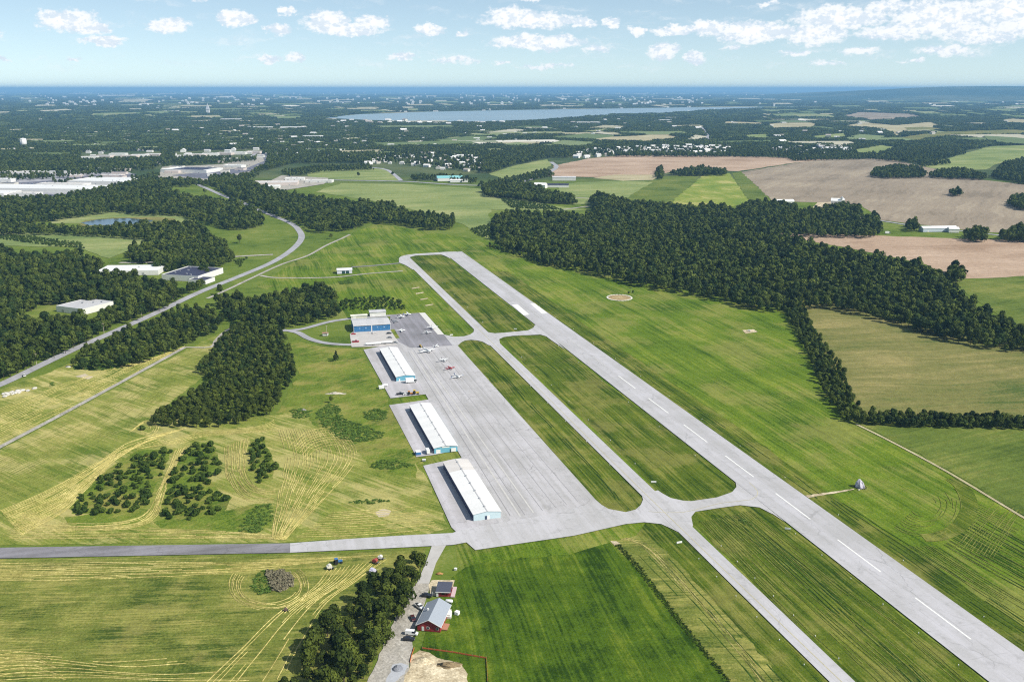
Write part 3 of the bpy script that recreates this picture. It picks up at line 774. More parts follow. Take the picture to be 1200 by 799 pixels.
def make_crown(seed, h, r, nc, per, size, mat, flat=.8):
    rng = np.random.default_rng(seed)
    C, Rr = crown_spec(rng, h, r, nc)
    V, Fc = leaf_quads(rng, C, Rr, per, size, flat)
    return V, Fc


CROWN0 = []; TRUNK0 = []
for k in range(5):
    h, r = 11.0 + (k % 3) * 1.2, 4.3 + .35 * (k % 2)
    V, Fc = make_crown(100 + k, h, r, 13, 62, .46, L_TREE)
    CROWN0.append(mesh_np('crown', V, Fc, [L_TREE]))
    TRUNK0.append(trunk_mesh(np.random.default_rng(k), h, r).mesh('trunk', [M_BARK]))
SHRUB0 = []
for k in range(4):
    rng = np.random.default_rng(300 + k)
    C = [(rng.uniform(-.9, .9), rng.uniform(-.9, .9), rng.uniform(.8, 1.9)) for _ in range(7)] + [(0, 0, 1.9)]
    V, Fc = leaf_quads(rng, C, [rng.uniform(.7, 1.1) for _ in C], 46, .26, .85)
    SHRUB0.append(mesh_np('foliage', V, Fc, [L_SHRUB]))
mb_ = MB()
for k in range(4): mb_.tube((0, 0, -.2), (math.cos(k * 1.6) * .6, math.sin(k * 1.6) * .6, 1.3), .06, .02, 5)
STEM0 = mb_.mesh('stem', [M_BARK])


def proto(name, V, Fc, mats, mi=None):
    o = bpy.data.objects.new(name, mesh_np(name, V, Fc, mats, mi)); return o


def lod_tree(seed, nc, per, size, mat, h=12.0, r=4.4):
    V, Fc = make_crown(seed, h, r, nc, per, size, mat)
    mb = MB(); mb.tube((0, 0, -.3), (0, 0, h * .7), .22, .08, 5)
    Vt = np.array(mb.v); n = len(V)
    Vall = np.concatenate([V, Vt]); F = [tuple(f) for f in Fc] + [tuple(i + n for i in f) for f in mb.f]
    return proto('woodland_tree', Vall, F, [mat, M_BARK], [0] * len(Fc) + [1] * len(mb.f))


L_WOODD = leaf_mat('deep_woodland_foliage', (.010, .024, .006), (.050, .085, .018))
L_WOODL = leaf_mat('light_woodland_foliage', (.030, .058, .009), (.135, .170, .030))
WM = [L_WOOD, L_WOODL, L_WOOD, L_WOODD, L_WOODL]
LOD1 = [lod_tree(400 + k, 10, 58, .46, WM[k], 11.5 + k % 3, 4.2 + .4 * (k % 2)) for k in range(5)]
LOD2 = [lod_tree(500 + k, 7, 24, .78, WM[k], 12.0 + (k % 3), 4.2 + .35 * (k % 3)) for k in range(5)]


def patch(seed, n=13, half=17.0):
    rng = np.random.default_rng(seed); V = []; Fs = []; c = 0
    for k in range(n):
        x, y = rng.uniform(-half, half, 2); hh = rng.uniform(8, 14); r = rng.uniform(3.6, 5.6)
        v, f = leaf_quads(rng, [(x, y, hh * .72), (x + r * .4, y, hh * .5), (x - r * .4, y + r * .2, hh * .55)], [r, r * .8, r * .8], 9, 1.7, .9, .85)
        V.append(v); Fs.append(f + c); c += len(v)
    return proto('woodland_patch', np.concatenate(V), np.concatenate(Fs), [WM[seed % 5]])


LOD3 = [patch(600 + k) for k in range(5)]


def tuft(seed, mat):
    rng = np.random.default_rng(seed)
    C = [(rng.uniform(-.8, .8), rng.uniform(-.8, .8), rng.uniform(.2, .9)) for _ in range(6)]
    V, Fc = leaf_quads(rng, C, [rng.uniform(.4, .7) for _ in C], 12, .24, 1.2, .5)
    return proto('weed_tuft', V, Fc, [mat])


TUFT = [tuft(700 + k, L_WEED) for k in range(3)]
REEDT = [tuft(720 + k, L_REED) for k in range(3)]
_shr = []
for k in range(3):
    me = SHRUB0[k]; o = bpy.data.objects.new('scrub_bush', me); _shr.append(o)


def scatter(name, P, scl, protos, label):
    """one object for a mass of plants: points carrying size and turn, an instance on each"""
    P = np.asarray(P, float); n = len(P)
    if P.shape[1] == 2: P = np.c_[P, np.zeros(n)]
    me = bpy.data.meshes.new(name); me.vertices.add(n); me.vertices.foreach_set('co', P.ravel())
    scl = np.asarray(scl, float)
    if scl.ndim == 1: scl = np.repeat(scl[:, None], 3, 1) * np.c_[RNG.uniform(.9, 1.1, n), RNG.uniform(.9, 1.1, n), RNG.uniform(.8, 1.25, n)]
    a = me.attributes.new('sv', 'FLOAT_VECTOR', 'POINT'); a.data.foreach_set('vector', scl.ravel())
    a = me.attributes.new('rt', 'FLOAT', 'POINT'); a.data.foreach_set('value', RNG.uniform(0, 6.283, n))
    a = me.attributes.new('ix', 'INT', 'POINT'); a.data.foreach_set('value', RNG.integers(0, len(protos), n).astype(np.int32))
    me.update()
    o = bpy.data.objects.new(name, me); COL.objects.link(o)
    g = bpy.data.node_groups.new('scatter_' + name, 'GeometryNodeTree')
    g.interface.new_socket('Geometry', in_out='INPUT', socket_type='NodeSocketGeometry')
    g.interface.new_socket('Geometry', in_out='OUTPUT', socket_type='NodeSocketGeometry')
    N = g.nodes; Lk = g.links
    gi = N.new('NodeGroupInput'); go = N.new('NodeGroupOutput'); iop = N.new('GeometryNodeInstanceOnPoints'); jn = N.new('GeometryNodeJoinGeometry')
    for p in protos:
        oi = N.new('GeometryNodeObjectInfo'); oi.inputs['Object'].default_value = p; oi.inputs['As Instance'].default_value = True
        Lk.new(oi.outputs['Geometry'], jn.inputs[0])
    def attr(nm, typ):
        q = N.new('GeometryNodeInputNamedAttribute'); q.data_type = typ; q.inputs['Name'].default_value = nm
        return q.outputs['Attribute']
    cx = N.new('ShaderNodeCombineXYZ'); Lk.new(attr('rt', 'FLOAT'), cx.inputs[2])
    Lk.new(gi.outputs[0], iop.inputs['Points']); Lk.new(jn.outputs[0], iop.inputs['Instance']); iop.inputs['Pick Instance'].default_value = True
    Lk.new(attr('ix', 'INT'), iop.inputs['Instance Index']); Lk.new(cx.outputs[0], iop.inputs['Rotation']); Lk.new(attr('sv', 'FLOAT_VECTOR'), iop.inputs['Scale'])
    Lk.new(iop.outputs[0], go.inputs[0])
    md = o.modifiers.new('scatter', 'NODES'); md.node_group = g
    return tag(o, label, None, None, 'stuff')


def fill(px, spacing, zt=6.0, holes=(), jit=.42):
    """jittered spots inside an outline (the outline is that of the crowns, so it is read at crown height)"""
    W = [G(x, y, zt) for x, y in px]; xs = [w[0] for w in W]; ys = [w[1] for w in W]
    gx, gy = np.meshgrid(np.arange(min(xs), max(xs), spacing), np.arange(min(ys), max(ys), spacing))
    gx = gx + (np.arange(gx.shape[0]) % 2)[:, None] * spacing / 2
    p = np.c_[gx.ravel(), gy.ravel()] + RNG.uniform(-jit, jit, (gx.size, 2)) * spacing
    k = inpoly(p[:, 0], p[:, 1], W)
    for h in holes: k &= ~inpoly(p[:, 0], p[:, 1], h)
    if spacing > 5.5: k &= RNG.random(len(p)) > .06
    return p[k]


def rect_hole(px, w, d, az=0, m=4):
    """a clearing round a building"""
    c = Vector(G(*px)); a = R(-az); u = Vector((math.cos(a), math.sin(a))); v = Vector((-math.sin(a), math.cos(a)))
    return [tuple(c + u * (sx * (w / 2 + m)) + v * (sy * (d / 2 + m))) for sx, sy in ((-1, -1), (1, -1), (1, 1), (-1, 1))]


COPSE_DARK = [(262, 392), (273, 381), (300, 376), (328, 387), (340, 405), (346, 430), (343, 447), (333, 459), (322, 478), (300, 486), (270, 494), (213, 497), (176, 493), (182, 484), (200, 472), (222, 462), (247, 443), (232, 430), (236, 422), (250, 410)]
WOOD_DRIVE = [(472, 650), (483, 640), (492, 643), (496, 655), (493, 670), (482, 690), (468, 712), (455, 738), (440, 772), (430, 800), (415, 840), (300, 845), (328, 799), (362, 762), (352, 745), (372, 730), (400, 713), (421, 690), (433, 677), (458, 662)]
COPSE_ROAD = [(80, 425), (100, 409), (140, 388), (180, 375), (210, 362), (240, 360), (262, 372), (254, 385), (227, 397), (173, 420), (143, 427), (100, 428)]
BAND = [(250, 352), (283, 345), (290, 352), (333, 343), (377, 333), (392, 345), (398, 365), (367, 373), (337, 380), (300, 377), (267, 370)]


def place_tree(p, s, label, group, name='broadleaf_tree', cat='tree', k=None):
    k = random.randrange(5) if k is None else k
    e = empty(name, (p[0], p[1], 0), random.uniform(0, 6.28), label, cat, group); e.scale = (s * random.uniform(.9, 1.1), s * random.uniform(.9, 1.1), s * random.uniform(.9, 1.12))
    for nm, me in (('crown', CROWN0[k]), ('trunk', TRUNK0[k])):
        o = bpy.data.objects.new(nm, me); COL.objects.link(o); o.parent = e
    return e


def place_shrub(p, s, label, group=None):
    e = empty('shrub', (p[0], p[1], 0), random.uniform(0, 6.28), label, 'shrub', group); e.scale = (s, s, s * random.uniform(.85, 1.15))
    for nm, me in (('foliage', random.choice(SHRUB0)), ('stem', STEM0)):
        o = bpy.data.objects.new(nm, me); COL.objects.link(o); o.parent = e
    return e


# near woods: 300 single trees in all, the rest of the woods as masses
near = [(p, 'leafy tree in the dark wood along the gravel drive', 'trees of the wood along the drive', random.uniform(.5, 1.08)) for p in fill(WOOD_DRIVE, 6.6, 6)]
dark = [(p, 'low dark tree in the dense copse between field track and hangars', 'trees of the dense copse', random.uniform(.42, .68)) for p in fill(COPSE_DARK, 5.4, 4)]
SINGLES = sorted(near, key=lambda q: q[0][1]) + sorted(dark, key=lambda q: q[0][1])
road_c = [(p, 'broad tree in the copse between main road and field track', 'trees of the roadside copse', random.uniform(.5, .9)) for p in fill(COPSE_ROAD, 6.8, 5)]
N_SINGLE = 292
if len(SINGLES) < N_SINGLE: SINGLES += sorted(road_c, key=lambda q: q[0][1])
for p, lb, gr, s in SINGLES[:N_SINGLE]: place_tree(p, s, lb, gr)
print('TREES singles', len(near), len(dark), len(road_c))
rest = SINGLES[N_SINGLE:] + ([] if len(near) + len(dark) < N_SINGLE else road_c)
if rest: scatter('copse_trees', [q[0] for q in rest], [q[3] for q in rest], LOD1, 'dark crowns of the roadside copse below the main road')
p_ = fill(BAND, 7.5, 6); scatter('tree_belt', p_, RNG.uniform(.7, 1.05, len(p_)), LOD1, 'belt of dark trees across the hollow left of the blue hangar')

WH1, WH2, WH3 = rect_hole((80, 369), 66, 60, 0, 14), rect_hole((150, 324), 95, 40, 0, 8), rect_hole((213, 330), 85, 50, 0, 6)
WOOD_L = [(-70, 300), (0, 290), (27, 300), (57, 300), (93, 297), (123, 309), (112, 318), (180, 327), (200, 331), (215, 340), (202, 352), (167, 366), (140, 376), (100, 395), (67, 411), (0, 437), (-70, 465)]
p_ = fill(WOOD_L, 7.4, 7, (WH1, WH2, WH3)); scatter('roadside_wood', p_, RNG.uniform(.6, 1.3, len(p_)), LOD1, 'wide dark wood left of the main road round the pale warehouses')
p_ = np.concatenate([fill([(150, 303), (180, 294), (230, 284), (262, 286), (276, 301), (246, 312), (243, 328), (230, 312), (205, 312), (180, 315), (185, 305)], 8, 7, (WH2, WH3)), fill([(217, 336), (240, 329), (238, 334), (222, 341)], 7, 5)])
scatter('warehouse_trees', p_, RNG.uniform(.7, 1.1, len(p_)), LOD1, 'trees standing round the dark roofed warehouse by the main road')

FOREST = [(577, 254), (600, 246), (660, 249), (700, 252), (692, 236), (733, 240), (783, 242), (833, 239), (883, 248), (905, 270), (967, 287), (1000, 293), (1073, 307), (1100, 314), (1117, 334), (1157, 362), (1200, 383), (1270, 410),
          (1200, 401), (1153, 396), (1100, 385), (1033, 365), (985, 353), (938, 350), (915, 359), (867, 349), (800, 334), (750, 327), (683, 310), (633, 302), (620, 293), (585, 284), (577, 270)]
p_ = fill(FOREST, 8.2, 11)
d_ = np.hypot(p_[:, 0], p_[:, 1]); s_ = RNG.uniform(.62, 1.3, len(p_))
k_ = d_ < 1150
scatter('forest', p_[k_], s_[k_], LOD1, 'near edge of the big dark green forest right of the runway')
scatter('forest', p_[~k_], s_[~k_], LOD2, 'far half of the big dark green forest below the stubble fields')
p_ = np.concatenate([fill([(915, 356), (936, 350), (947, 372), (962, 395), (985, 425), (1000, 462), (1012, 480), (1002, 494), (988, 488), (968, 462), (945, 410)], 4.6, 4), fill([(1004, 485), (1090, 486), (1200, 490), (1270, 492), (1270, 503), (1200, 500), (1100, 498), (1002, 494)], 3.8, 3)])
scatter('hedgerow', p_, RNG.uniform(.36, .66, len(p_)), LOD1, 'thick dark hedgerow with a corner between airfield and tan hay field')

MIDW = dict(
    a=[(-70, 235), (0, 233), (67, 232), (117, 223), (143, 217), (197, 216), (203, 226), (233, 233), (283, 238), (300, 250), (313, 260), (290, 266), (267, 267), (233, 257), (207, 250), (167, 250), (133, 246), (67, 256), (0, 262), (-70, 264)],
    b=[(-70, 264), (0, 263), (60, 266), (93, 268), (120, 268), (167, 263), (205, 262), (233, 263), (250, 277), (267, 288), (240, 298), (173, 303), (147, 303), (150, 293), (190, 280), (127, 275), (60, 272), (0, 273), (-70, 276)],
    c=[(243, 210), (267, 205), (300, 217), (333, 227), (400, 237), (440, 240), (463, 238), (467, 246), (500, 254), (532, 254), (534, 266), (500, 267), (467, 260), (433, 259), (410, 267), (372, 270), (358, 264), (340, 256), (317, 249), (280, 232), (262, 226)],
    d=[(565, 222), (600, 218), (622, 216), (640, 226), (672, 232), (676, 237), (640, 236), (600, 231), (570, 228)],
    e=[(690, 236), (700, 228), (735, 238), (790, 241), (800, 245), (700, 247)],
    f=[(768, 206), (772, 197), (778, 199), (776, 210)],
    g=[(785, 203), (800, 200), (822, 197), (852, 202), (850, 204), (800, 204.5)],
    h=[(1020, 205.5), (1026, 199), (1050, 195), (1075, 197), (1085, 203), (1083, 207), (1040, 207.5)],
    i=[(1088, 206), (1100, 201), (1125, 199), (1155, 205), (1154, 209), (1110, 208)],
    j=[(1162, 206), (1176, 192), (1200, 187), (1270, 190), (1270, 220), (1200, 214)],
    k=[(1180, 238), (1192, 231), (1260, 232), (1260, 244), (1200, 244)],
    l=[(890, 268), (905, 255), (925, 248), (955, 246), (985, 240), (1005, 242), (1012, 254), (1028, 260), (1035, 271), (1020, 276), (960, 275), (905, 273)],
    m=[(862, 245), (880, 238), (915, 239), (935, 243), (920, 250), (890, 256)],
    n=[(1062, 263), (1072, 260), (1076, 267), (1064, 269)], o=[(1130, 277), (1140, 269), (1155, 271), (1156, 280), (1140, 281)],
    p=[(1172, 277), (1190, 268), (1230, 272), (1230, 282), (1180, 280)], q=[(1108, 320), (1116, 313), (1130, 317), (1128, 327), (1112, 328)],
    r=[(1017, 259), (1024, 251), (1030, 256), (1028, 262)], s=[(1113, 226), (1122, 224), (1128, 227), (1118, 228)],
    t=[(572, 283), (620, 298), (680, 314), (676, 316), (618, 301), (570, 286)])
nm_ = dict(a='long dark wood between shopping roofs and pond', b='dark wood below the pond on the left', c='wood beside the bend of the main road', d='trees round the white farm buildings past the meadow', e='hedge trees along the upper edge of the big forest',
           f='small clump of trees at the corner of the pink field', g='thin line of trees above the ripening crop', h='isolated oblong dark wood in the brown field', i='narrow belt of trees behind the brown field',
           j='dark wood at the right edge behind the brown field', k='clump of trees at the right edge of the brown field', l='trees sheltering the farmstead by the brown field', m='garden trees at the left end of the farmstead',
           n='tree clump by the farm road', o='round trees by the farm road near the right edge', p='bushy trees on the right end of the farm road', q='small clump at the corner of the pink stubble field', r='single clump beside the farm drive',
           s='tiny clump standing alone in the brown field', t='low hedge along the forest edge at the top of the airfield')
for key, poly in MIDW.items():
    p_ = fill(poly, 9.0 if key in 'abcl' else 8.0 if key in 'fghij' else 6.5, 6)
    if len(p_) == 0: p_ = np.array([np.mean([G(*q) for q in poly], 0)])
    scatter('woodland', p_, RNG.uniform(.75, 1.25, len(p_)) * (1.0 if key not in 't' else .45), LOD2, nm_[key])

# far country: woods everywhere but on fields, water, streets and the built-up places
CLEAR = [[(-200, 205), (0, 205), (60, 203), (150, 201), (190, 193), (250, 191), (300, 181), (314, 182), (312, 195), (292, 206), (255, 217), (230, 214), (160, 212), (150, 218), (110, 223), (60, 231), (-200, 240)],
         [(292, 206), (345, 192), (400, 192), (470, 193), (560, 203), (575, 204), (640, 186), (700, 184), (1000, 186), (1090, 194), (1130, 178), (1160, 171), (1300, 168), (1300, 320), (280, 320)],
         [(95, 179), (190, 177), (190, 187), (95, 190)], [(205, 178), (308, 175), (308, 186), (205, 187)],
         [(370, 140), (420, 133.5), (500, 130.5), (700, 127), (880, 124.4), (968, 124.2), (970, 126.4), (915, 127), (830, 130), (780, 134), (725, 135), (690, 138), (620, 142.5), (560, 144.5), (430, 143)],
         [(817, 148), (826, 148), (838, 166), (829, 167)]]
for o in list(bpy.data.objects):
    pass
FIELDW = []
for o in bpy.data.objects:
    if o.type == 'MESH' and ('field' in o.name) and o.name.split('.')[0] in ('light_green_field', 'pale_straw_field', 'tan_hay_field') and o.data.vertices[0].co.y > 2400:
        bm = bmesh.new(); bm.from_mesh(o.data)
        xs = np.array([v.co.x for v in bm.verts]); ys = np.array([v.co.y for v in bm.verts]); bm.free()
        FIELDW.append([(a, b) for a, b in zip(xs, ys)])
CLEARW = [[G(*p) for p in c] for c in CLEAR] + FIELDW
SUBURB = [[(425, 196), (445, 186), (500, 180), (560, 186), (572, 198), (555, 203), (500, 198), (470, 194)], [(665, 186), (690, 178), (740, 174), (800, 172), (855, 173), (850, 182), (735, 181), (690, 186)],
          [(900, 183), (905, 175), (960, 171), (1000, 174), (1000, 182), (940, 186)]]
SUBW = [[G(*p) for p in c] for c in SUBURB]
# far fields on the opposite shore and beyond, and small clearings in the wooded town
rf = random.Random(5)
mbf = MB(); FARF = []
for i in range(750):
    yy = 108.2 + 36 * rf.random() ** 1.9 if i < 560 else rf.uniform(127, 171) if i < 680 else rf.uniform(128, 184)
    xx = rf.uniform(-60, 1260) if i < 560 else rf.uniform(480, 1240) if i < 680 else rf.uniform(-30, 620)
    cx, cy_ = G(xx, yy)
    if inpoly(np.array([cx]), np.array([cy_]), CLEARW[4])[0]: continue
    if yy > 126 and 520 < xx < 880 and yy < 146: continue
    if xx > 640 and yy > 140 and rf.random() < .25: continue
    if any(inpoly(np.array([cx]), np.array([cy_]), c_)[0] for c_ in CLEARW) or any(inpoly(np.array([xx]), np.array([yy]), c_)[0] for c_ in SUBURB): continue
    sc_ = (cy_ / 9000) ** .62 if i < 560 else 1.5 if i < 680 else .6
    w_, d_ = rf.uniform(30, 170) * sc_, rf.uniform(30, 150) * sc_; a_ = rf.choice((.15, .3, 1.2)) + rf.uniform(-.1, .1)
    u = Vector((math.cos(a_), math.sin(a_))); v = Vector((-math.sin(a_), math.cos(a_))); c = Vector((cx, cy_))
    q = [c - u * w_ - v * d_ * .6, c + u * w_ - v * d_ * .6, c + u * w_ * .9 + v * d_ * .6, c - u * w_ + v * d_ * .6]
    zz = .8 + (i % 7) * .25
    if yy < 125: zz += 6
    hz = (4 + .5 * (i % 7), min(40, 15 + .06 * d_ * 1.2)) if yy < 140 else (zz, zz + 9)
    mbf.face([(q[0].x, q[0].y, hz[0]), (q[1].x, q[1].y, hz[0]), (q[2].x, q[2].y, hz[1]), (q[3].x, q[3].y, hz[1])]); FARF.append([(p.x, p.y) for p in q])
m_, t_, b_ = base_mat('far_field_mosaic')
isl_ = t_.new('ShaderNodeNewGeometry').outputs['Random Per Island']
cr = t_.new('ShaderNodeValToRGB'); t_.l.new(isl_, cr.inputs[0]); cr.color_ramp.interpolation = 'CONSTANT'
for k_, (po, c_) in enumerate(((0, (.16, .20, .08)), (.3, (.34, .31, .20)), (.48, (.11, .15, .05)), (.68, (.42, .39, .29)), (.82, (.22, .24, .11)), (.94, (.62, .58, .50)))):
    el = cr.color_ramp.elements[k_] if k_ < 2 else cr.color_ramp.elements.new(po)
    el.position = po; el.color = (*c_, 1)
t_.l.new(cr.outputs[0], b_.inputs['Base Color']); b_.inputs['Roughness'].default_value = .95
tag(mbf.build('far_fields', m_), 'patchwork of pale far fields between woods on the horizon', None, None, 'stuff')


def far_woods(y0, y1, spacing, scale, protos, name, label, zsc=1.0, dens=1.0, fieldclear=True):
    xs = []; P = []
    rows_ = np.arange(y0, y1, spacing)
    for yy in rows_:
        hw = yy * .60 + 200
        n = int(2 * hw / spacing)
        x = -hw + (np.arange(n) + RNG.uniform(-.45, .45, n)) * spacing
        P.append(np.c_[x, yy + RNG.uniform(-.45, .45, n) * spacing])
    P = np.concatenate(P)
    k = RNG.random(len(P)) < dens
    for c in CLEARW: k &= ~inpoly(P[:, 0], P[:, 1], c)
    if fieldclear:
        for c in FARF: k &= ~inpoly(P[:, 0], P[:, 1], c)
    for c in SUBW: k &= ~(inpoly(P[:, 0], P[:, 1], c) & (RNG.random(len(P)) < .72))
    P = P[k]; s = RNG.uniform(.75, 1.3, len(P)) * scale
    print('FAR', name, len(P))
    return scatter(name, P, np.c_[s, s, s * zsc], protos, label)


far_woods(2350, 3900, 10.0, 1.0, LOD2, 'town_trees', 'tree cover of the near suburbs beyond the county road', 1.0, .74)
far_woods(3900, 7600, 24.0, .95, LOD3, 'town_woods', 'dense tree cover of the wooded town in front of the lake', .9, .82)
far_woods(7600, 16000, 62.0, 2.3, LOD3, 'far_woods', 'bluish far woods on both sides of the lake', .5, .9)
far_woods(16000, 42000, 190.0, 6.5, LOD3, 'horizon_woods', 'hazy blue woods of the horizon country', .14, .8)

# shrub islands in the hay field
ISL = [([(163, 527), (176, 527), (200, 526), (197, 540), (170, 594), (150, 602), (113, 602), (84, 602), (82, 592), (103, 573), (123, 553), (147, 537)], 'dark round shrub in the left shrub island of the hay field', 'shrubs of the left island', 5.0),
       ([(227, 518), (248, 518), (257, 540), (256, 553), (243, 560), (256, 575), (272, 583), (262, 600), (240, 606), (193, 606), (191, 583), (200, 553), (213, 533)], 'dark round shrub in the middle shrub island of the hay field', 'shrubs of the middle island', 5.0),
       ([(293, 516), (308, 513), (318, 532), (323, 547), (320, 561), (304, 565), (292, 547)], 'dark round shrub in the small right shrub island of the hay field', 'shrubs of the right island', 4.6)]
for poly, lb, gr, sp in ISL:
    sheet('island_grass', poly, .20, M_MEADOW, jit=1, step=4)
    for p in fill(poly, sp, 1.5):
        if random.random() < .82: place_shrub(p, random.uniform(.8, 1.5), lb, gr)
sheet('island_grass', [(75, 606), (115, 602), (168, 600), (172, 605), (155, 616), (85, 617)], .19, M_MEADOW, jit=1, step=4)
sheet('island_grass', [(180, 612), (200, 604), (260, 600), (300, 590), (316, 592), (317, 616), (300, 626), (240, 622), (190, 620)], .19, M_MEADOW, jit=1, step=4)
place_shrub(G(167, 504), 1.3, 'lone dark shrub ringed by mowing lines below the copse')
place_shrub(G(101, 424), 1.2, 'small dark bush at the left foot of the roadside copse')
for q, s, lb in (((258, 346), 1.0, 'pale round tree at the inner corner of roadside copse and belt'), ((393, 424), .5, 'small upright tree alone in the meadow below the loop road'), ((388, 472), .45, 'little tree beside the log pile in the meadow'),
                 ((101, 222), .9, 'tree beside the shopping roofs'), ((240, 227), 1.1, 'round tree alone in the yellow verge of the main road bend'), ((281, 285), 1.0, 'round bush tree in the pasture inside the road bend'), ((420, 207), 1.1, 'lone round tree in the light green field by the county road'),
                 ((460, 206), 1.0, 'second lone tree beside the junction of county road and street'), ((388, 280), .8, 'tree clump at the start of the service track')):
    place_tree(G(*q), s, lb, None)
# weeds, reeds and scrub
def mass(name, polys, sp, s0, s1, protos, label, zt=.5):
    p = np.concatenate([fill(q, sp, zt) for q in polys]); p = p[RNG.random(len(p)) > .35] if protos is TUFT else p; u = RNG.uniform(s0 * (.5 if protos is TUFT else 1), s1, len(p)); scatter(name, p, np.c_[u, u, u * (.65 if protos is TUFT else 1)], protos, label)


mass('tall_weeds', [[(370, 484), (385, 472), (398, 476), (402, 490), (430, 500), (450, 506), (448, 513), (420, 518), (395, 512), (376, 498)], [(426, 482), (440, 478), (453, 482), (452, 490), (440, 494), (428, 490)],
                    [(432, 545), (450, 538), (470, 540), (486, 545), (460, 549), (440, 549)], [(285, 610), (300, 592), (318, 590), (318, 612), (300, 624), (280, 622)], [(405, 588), (430, 584), (460, 586), (430, 590)],
                    [(296, 672), (310, 668), (330, 672), (322, 690), (305, 697), (295, 690)],
                    [(85, 425), (115, 427), (145, 431), (110, 434), (86, 432)], [(340, 481), (350, 478), (365, 481), (362, 489), (345, 490)], [(395, 330), (412, 328), (414, 332), (400, 333)], [(55, 452), (62, 446), (64, 452)]],
     1.3, .7, 1.3, TUFT, 'tall dark green weeds in patches, ditch and meadow hollows')
TUFTD = [tuft(740 + k, L_SHRUB) for k in range(3)]
mass('ditch_reeds', [[(720, 637), (727, 637), (750, 662), (803, 730), (857, 797), (897, 848), (888, 848), (850, 797), (797, 733), (746, 667)]], 1.0, .28, .55, TUFTD, 'dark reeds along the ditch between lawn and hay strip', .4)
mass('dry_reeds', [[(312, 668), (335, 668), (344, 676), (342, 686), (325, 693), (318, 688)]], 1.2, .8, 1.3, REEDT, 'clump of dry grey reeds in the bottom left meadow', .8)
mass('low_scrub', [[(398, 352), (420, 349), (445, 347), (470, 352), (476, 362), (440, 363), (400, 362)], [(0, 275), (40, 277), (95, 285), (100, 291), (60, 288), (0, 280)], [(585, 232), (640, 240), (660, 246), (600, 244)], [(550, 268), (578, 262), (578, 280), (560, 276)],
                   [(270, 305), (290, 302), (282, 312)]], 5.5, .6, 1.4, _shr, 'low scrub bushes behind the blue hangar and on the meadows', 1)
mass('ditch_brush', [[(863, 609), (870, 606), (880, 613), (876, 617)], [(818, 607), (822, 608), (823, 612), (819, 611)]], 1.6, .7, 1.1, TUFT, 'dark brush in the ditch end between taxiway and runway')
# one dark conifer by the loop road
e_ = empty('conifer', (*G(394, 422), 0), 0, 'dark pointed conifer alone beside the loop road', 'tree')
rng_ = np.random.default_rng(9); V_, F_ = leaf_quads(rng_, [(rng_.uniform(-.3, .3), rng_.uniform(-.3, .3), z) for z in np.linspace(1.4, 8.4, 9)], list(np.linspace(2.3, .4, 9)), 60, .32, .7, .5)
o_ = bpy.data.objects.new('crown', mesh_np('crown', V_, F_, [L_CON])); COL.objects.link(o_); o_.parent = e_
MB().tube((0, 0, -.2), (0, 0, 7.5), .2, .05, 6).build('trunk', M_BARK, e_)

# trees between the shopping roofs and along the streets
p_ = np.concatenate([fill(q, 15, 5) for q in ([(0, 204), (60, 202), (150, 199), (185, 194), (180, 198), (60, 208), (0, 210)], [(150, 210), (185, 203), (190, 210), (160, 213)], [(205, 190), (300, 184), (302, 188), (210, 194)], [(90, 226), (150, 218), (150, 220), (95, 229)],
                                                  [(60, 213), (120, 208), (122, 210), (65, 215)], [(255, 213), (300, 203), (305, 206), (262, 217)], [(165, 196), (190, 190), (230, 188), (228, 191), (190, 195)], [(0, 212), (25, 208), (60, 206), (60, 208), (25, 211)])])
scatter('shopping_trees', p_, RNG.uniform(.6, 1.1, len(p_)), LOD2, 'rows of trees between the roofs and car parks of the shopping area')
p_ = np.concatenate([fill(q, 11, 5) for q in ([(330, 202), (360, 196), (430, 193), (440, 198), (380, 200), (340, 206)], [(480, 207), (520, 205), (560, 210), (556, 214), (520, 209), (484, 211)], [(560, 217), (600, 208), (640, 200), (650, 205), (610, 214), (575, 224)], [(395, 245), (480, 250), (470, 254), (400, 251)],
                                                   [(905, 178), (1000, 174), (1010, 186), (930, 188)], [(1075, 192), (1110, 188), (1115, 191), (1080, 195)], [(1100, 181), (1130, 176), (1132, 180), (1105, 185)])])
scatter('field_edge_trees', p_, RNG.uniform(.5, 1.1, len(p_)), LOD2, 'scattered trees along field edges and streets in the middle distance')

# ================================================================== buildings
def rz(az): return -R(az)


M_ROOFW = roof_mat('white_metal_roof', (.78, .77, .76), AX)
M_ROOFP = roof_mat('weathered_metal_roof', (.66, .62, .59), AX, .4)
M_ROOFG = roof_mat('grey_metal_roof', (.52, .51, .52), 75, .4)
M_BLUE = paint('blue_metal_wall', (.045, .17, .36), .5, .10, .4)
M_CYAN = paint('light_blue_metal_wall', (.16, .42, .55), .5, .08, .4)
M_PBLU = paint('pale_blue_metal_wall', (.50, .62, .66), .5, .06, .4)
M_SHADE_NAVY = paint('shade_navy_hangar_side', (.030, .035, .10), .5, .15, .5)  # shade of the left hangar side put into the door and post colour
M_TRIM = paint('white_trim', (.76, .75, .73), .5, .05, 1)
M_GLASS = paint('dark_window_glass', (.02, .025, .035), .12, .2, 1, 0, .6)
M_RED = paint('red_board_wall', (.30, .032, .035), .65, .12, .8)
M_SHG = paint('grey_blue_shingle', (.30, .33, .38), .8, .08, 1.5)
M_SHD = paint('dark_shingle', (.075, .082, .115), .8, .12, 1.5)
M_PINK_D = paint('pinkish_deck', (.55, .42, .43), .8, .08, 1)
M_CREAM = paint('cream_wall', (.66, .63, .55), .6, .08, .3)
M_OFFW = paint('off_white_wall', (.70, .69, .66), .6, .08, .2)
M_BLK = paint('black_rubber', (.02, .02, .02), .8, .1, 2)
